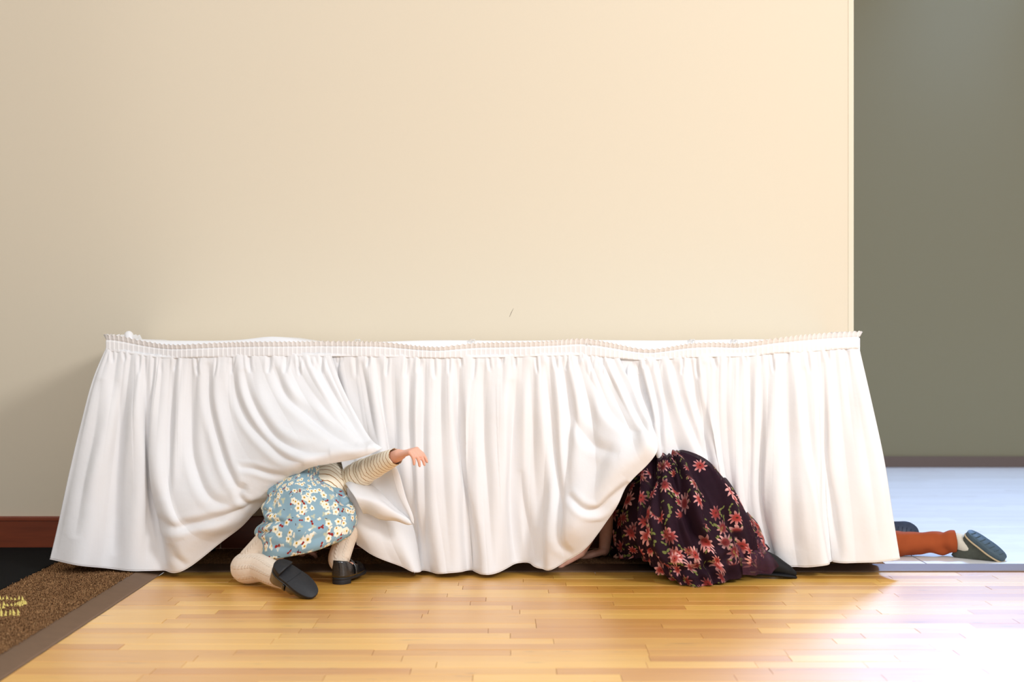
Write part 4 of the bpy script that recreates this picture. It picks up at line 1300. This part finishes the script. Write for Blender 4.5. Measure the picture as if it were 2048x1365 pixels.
# skirt over her hips: strands from the waist to the hem on the floor
TS = [  # waist -> hem, left round to the right; folds fan out
 ([(1245,955),(1228,1000),(1214,1060),(1212,1112)], [.34,.34,.34,.34]),
 ([(1262,950),(1246,995),(1234,1055),(1232,1112)], [.24,.24,.24,.24]),
 ([(1275,945),(1262,990),(1250,1050),(1245,1100),(1248,1118)], [.16,.14,.14,.14,.14]),
 ([(1285,935),(1275,985),(1262,1040),(1262,1090),(1270,1118)], [.10,.07,.06,.06,.07]),
 ([(1292,925),(1285,975),(1274,1030),(1276,1085),(1290,1122)], [.06,-.01,-.03,-.04,-.01]),
 ([(1300,916),(1292,965),(1284,1020),(1286,1075),(1306,1125),(1318,1146)], [.03,-.05,-.10,-.12,-.11,-.10]),
 ([(1308,909),(1306,955),(1300,1010),(1304,1070),(1325,1130),(1350,1163)], [.0,-.08,-.15,-.18,-.19,-.19]),
 ([(1318,905),(1325,945),(1330,1000),(1338,1065),(1358,1130),(1382,1175)], [-.02,-.09,-.17,-.21,-.225,-.23]),
 ([(1332,903),(1350,935),(1365,990),(1378,1060),(1398,1125),(1418,1171)], [-.02,-.09,-.17,-.21,-.215,-.215]),
 ([(1346,903),(1375,930),(1400,985),(1418,1055),(1440,1115),(1452,1164)], [-.02,-.09,-.16,-.195,-.20,-.19]),
 ([(1358,904),(1398,930),(1428,980),(1452,1045),(1474,1105),(1484,1154)], [-.02,-.07,-.13,-.17,-.17,-.14]),
 ([(1370,906),(1416,935),(1448,982),(1475,1040),(1498,1092),(1510,1138)], [-.0,-.04,-.09,-.12,-.125,-.09]),
 ([(1380,909),(1426,942),(1460,988),(1486,1038),(1510,1080),(1530,1110)], [.02,-.0,-.03,-.05,-.08,-.09]),
 ([(1388,914),(1432,948),(1466,996),(1492,1045),(1514,1078),(1532,1102)], [.05,.04,.03,.02,.0,-.02]),
 ([(1392,922),(1434,960),(1468,1010),(1496,1060),(1520,1100),(1530,1125)], [.10,.10,.10,.09,.08,.08]),
]
LT = [([(1311,950),(1291,990),(1283,1035),(1291,1090),(1314,1138)], 8, -.022),
      ([(1336,935),(1353,974),(1375,1035),(1395,1075),(1428,1095),(1450,1090)], 7, -.024),
      ([(1386,930),(1422,990),(1450,1040),(1478,1085),(1490,1115)], 7, -.018),
      ([(1404,1005),(1408,1035),(1414,1063),(1430,1088)], 5, -.012),
      ([(1295,1095),(1330,1133),(1372,1141),(1428,1129),(1472,1099)], 7, -.016),
      ([(1322,925),(1316,980),(1322,1040),(1345,1100),(1380,1120)], 6, -.013),
      ([(1360,920),(1400,975),(1430,1035),(1455,1070)], 5, -.010)]
def tul_disp(seed, amp, off):
    rg = random.Random(seed)
    cf = folds((.10, .20), rg, .9); mf = folds((.035, .07), rg, .9)
    def f(u, v, G):
        s_ = np.sin(PI*np.clip(v*1.05, 0, 1))**.6
        w_ = .02*np.sin(v*5+u*9)
        return off+.75*amp*cf(u+w_)*s_+amp*.3*mf(u+w_*.5)*(.3+v)*1.0+crease_field(G, LT), 0*u
    return f
ST = [strand(p, y) for p, y in TS]
GT0 = sheet(ST, 220, 90, tul_disp(9, .050, -.016))
ln_ = link('skirt_lining', join_meshes('skirt_lining', [grid_parts(GT0)]), M['plum'], g2)
ln_.modifiers.new('t', 'SOLIDIFY').thickness = .001
GT1 = sheet(ST, 320, 120, tul_disp(9, .062, -.010))
tu = link('tulle_skirt', join_meshes('tulle_skirt', [grid_parts(GT1)]), M['tulle'], g2)
tu['label'] = 'sheer plum tulle printed with pink daisies'
# loose tulle trailing over the foot
TR = [
 ([(1470,1090),(1480,1120),(1488,1152)], [-.16,-.17,-.15]),
 ([(1495,1085),(1510,1118),(1515,1150)], [-.12,-.14,-.12]),
 ([(1508,1080),(1526,1106),(1542,1147)], [-.08,-.115,-.105]),
 ([(1518,1086),(1540,1106),(1558,1132)], [-.07,-.10,-.105])]
GR_ = sheet([strand(p, y) for p, y in TR], 60, 30, lambda u, v, G: (.006*np.sin(u*16+v*4), 0*u))
def sheer():
    m, nt, b = new_mat('sheer_plum_net')
    b.inputs['Base Color'].default_value = (.075, .018, .045, 1); b.inputs['Roughness'].default_value = .8
    tc = N(nt, 'ShaderNodeTexCoord')
    lk(nt, mth(nt, 'ADD', .35, mth(nt, 'MULTIPLY', noise(nt, tc.outputs['Object'], 60, 2), .3)), b.inputs['Alpha'])
    return m
M['sheer'] = sheer()
ot = link('tulle_edge', join_meshes('tulle_edge', [grid_parts(GR_)]), M['sheer'], g2)

# ---------------------------------------------------------------- child in rust trousers
g3 = empty('person', (1.3, .3, CZ), 'person lying under the table, only rust trousers and slate shoes showing at the right end', 'person')
an3 = V3(P(1908, 1085, .285)); kn3 = V3(P(1770, 1088, .30)); hp3 = V3((.98, .36, .105))
hp3b = V3((.98, .40, .12)); kn3b = V3((1.20, .40, .075)); an3b = V3(P(1764, 1052, .40))
ch3 = V3((.70, .36, .13)); hc3 = V3((.50, .35, .17))
caps3 = [(hp3, .062, kn3, .034), (kn3, .034, an3, .024), (hp3b, .062, kn3b, .034), (kn3b, .034, an3b, .024), (V3((.98, .38, .115)), .085, ch3, .08), (ch3, .04, hc3, .035),
         (ch3+Vector((0, -.06, 0)), .035, V3((.56, .24, .06)), .025), (V3((.56, .24, .06)), .025, V3((.46, .24, .045)), .018),
         (ch3+Vector((0, .04, 0)), .035, V3((.58, .44, .08)), .025), (V3((.58, .44, .08)), .025, V3((.47, .44, .045)), .018)]
caps3 += hand(V3((.46, .24, .045)), (-1, 0, -.1), (0, 0, -1), (0, 1, 0), L=.11, curl=(.1, .15, .15), r=.007)
caps3 += hand(V3((.47, .44, .045)), (-1, 0, -.1), (0, 0, -1), (0, -1, 0), L=.11, curl=(.1, .15, .15), r=.007)
balls3 = []
f3, u3, s3_, rot3 = head(caps3, balls3, hc3, .088, (-1, 0, .1), (.1, 0, 1))
mS = frame(P(1934, 1065, .25), P(1991, 1107, .20)-P(1934, 1065, .25), (.62, -.52, .56))
mS2 = frame(P(1768, 1064, .42), (1, -.1, -.12), (.1, -.9, .3))
caps3 += foot_caps(mS, .16, .022, an3)+foot_caps(mS2, .14, .020, an3b)
organic('body', caps3, balls3, M['skin'], g3, voxel=.0040, smooth=4)
face_bits(g3, hc3, .088, f3, u3, s3_, rot3); hair(g3, hc3, .088, f3, u3, s3_, rot3, tail=False)
def trou_disp(t, th):
    return .0060*math.sin(t*44+math.sin(th+.5)*3.0)*max(0, 1-abs(t-.93)/.16)+.0035*math.sin(t*60+th*2)*max(0, 1-abs(t-.62)/.12)+.0012*math.sin(th*5+t*7)
tr1 = tube([hp3, along(hp3, kn3, .5), kn3, along(kn3, an3, .4), along(kn3, an3, .72), along(kn3, an3, .93), an3+Vector((.002, 0, 0))], [.082, .064, .046, .0405, .0365, .0405, .0375], 60, 160, caps=False, dispf=trou_disp)
tr2 = tube([hp3b, along(hp3b, kn3b, .5), kn3b, along(kn3b, an3b, .5), along(kn3b, an3b, .92)], [.082, .064, .048, .040, .034], 30, 60, caps=False)
tr3 = tube([V3((.90, .38, .12)), V3((.98, .38, .115)), V3((1.03, .38, .11))], [.085, .092, .085], 30, 20)
tro = link('trousers', join_meshes('trousers', [tr1, tr2, tr3]), M['rust'], g3)
tro.modifiers.new('t', 'SOLIDIFY').thickness = .0018
link('shirt', join_meshes('shirt', [tube([V3((.96, .37, .125)), V3((.85, .365, .13)), V3((.66, .36, .135)), V3((.60, .36, .14))], [.092, .09, .088, .06], 30, 30),
     tube([ch3+Vector((0, -.04, 0)), V3((.58, .25, .065))], [.042, .032], 20, 10), tube([ch3+Vector((0, .03, 0)), V3((.60, .43, .085))], [.042, .032], 20, 10)]), M['grey_shirt'], g3)
link('sock', join_meshes('sock', [tube([along(kn3, an3, .9), an3+Vector((.006, 0, .002)), mS @ Vector((0, .030, .040)), mS @ Vector((0, .070, .026))], [.031, .031, .029, .024], 24, 16)]), M['sock'], g3)
link('sock', join_meshes('sock', [tube([along(kn3b, an3b, .85), an3b, mS2 @ Vector((0, .03, .034))], [.028, .027, .026], 24, 16)]), M['sock'], g3)
def sneaker(m, L, side, upm, solem):
    up = upper_shell(L, .084, .072, m, [.098, .094, .080, .062, .046, .018], side=side, open_to=.50, lip=.5, rows=11)
    shoe = link('shoe', join_meshes('shoe', [up]), upm, g3)
    shoe.modifiers.new('t', 'SOLIDIFY').thickness = .004
    so = outline(L*1.02, .092, .080, 48, side)
    link('sole', join_meshes('sole', [extrude_outline(so, -.010, .006, m)]), solem, shoe, smooth=False)
    # tread ridges
    rg = []
    for k in range(7):
        y = L*(.12+.125*k); wd = .016+.008*math.sin(PI*k/6)
        rg.append(bar(xf(m, [(-wd, y, -.0105), (wd, y+.004, -.0105)]), .0016, 6, 4))
    link('tread', join_meshes('tread', rg), solem, shoe)
    pp = [(x*1.02, y, .0075) for x, y in outline(L*1.02, .092, .080, 48, side)]
    pp.append(pp[0])
    link('piping', join_meshes('piping', [tube(xf(m, pp), [.0030]*len(pp), 8, 120, caps=False)]), M['piping'], shoe)
    for k in range(3):
        a = [(math.cos(q)*.022, L*(.50+.07*k), .030+.013*math.sin(q)) for q in np.linspace(.1, PI-.1, 9)]
        link('lace', join_meshes('lace', [bar(xf(m, a), .0022, 6, 24)]), M['piping'], shoe)
    ey = [(.0345*side, L*.62+.006*math.cos(q), .018+.004*math.sin(q)) for q in np.linspace(0, 2*PI, 12)]
    link('eyelet', join_meshes('eyelet', [bar(xf(m, ey), .0012, 6, 30)]), M['piping'], shoe)
    return shoe
sneaker(mS, .150, 1, M['olive_suede'], M['slate'])
sneaker(mS2, .120, 1, M['navy'], M['navy'])
print('done')
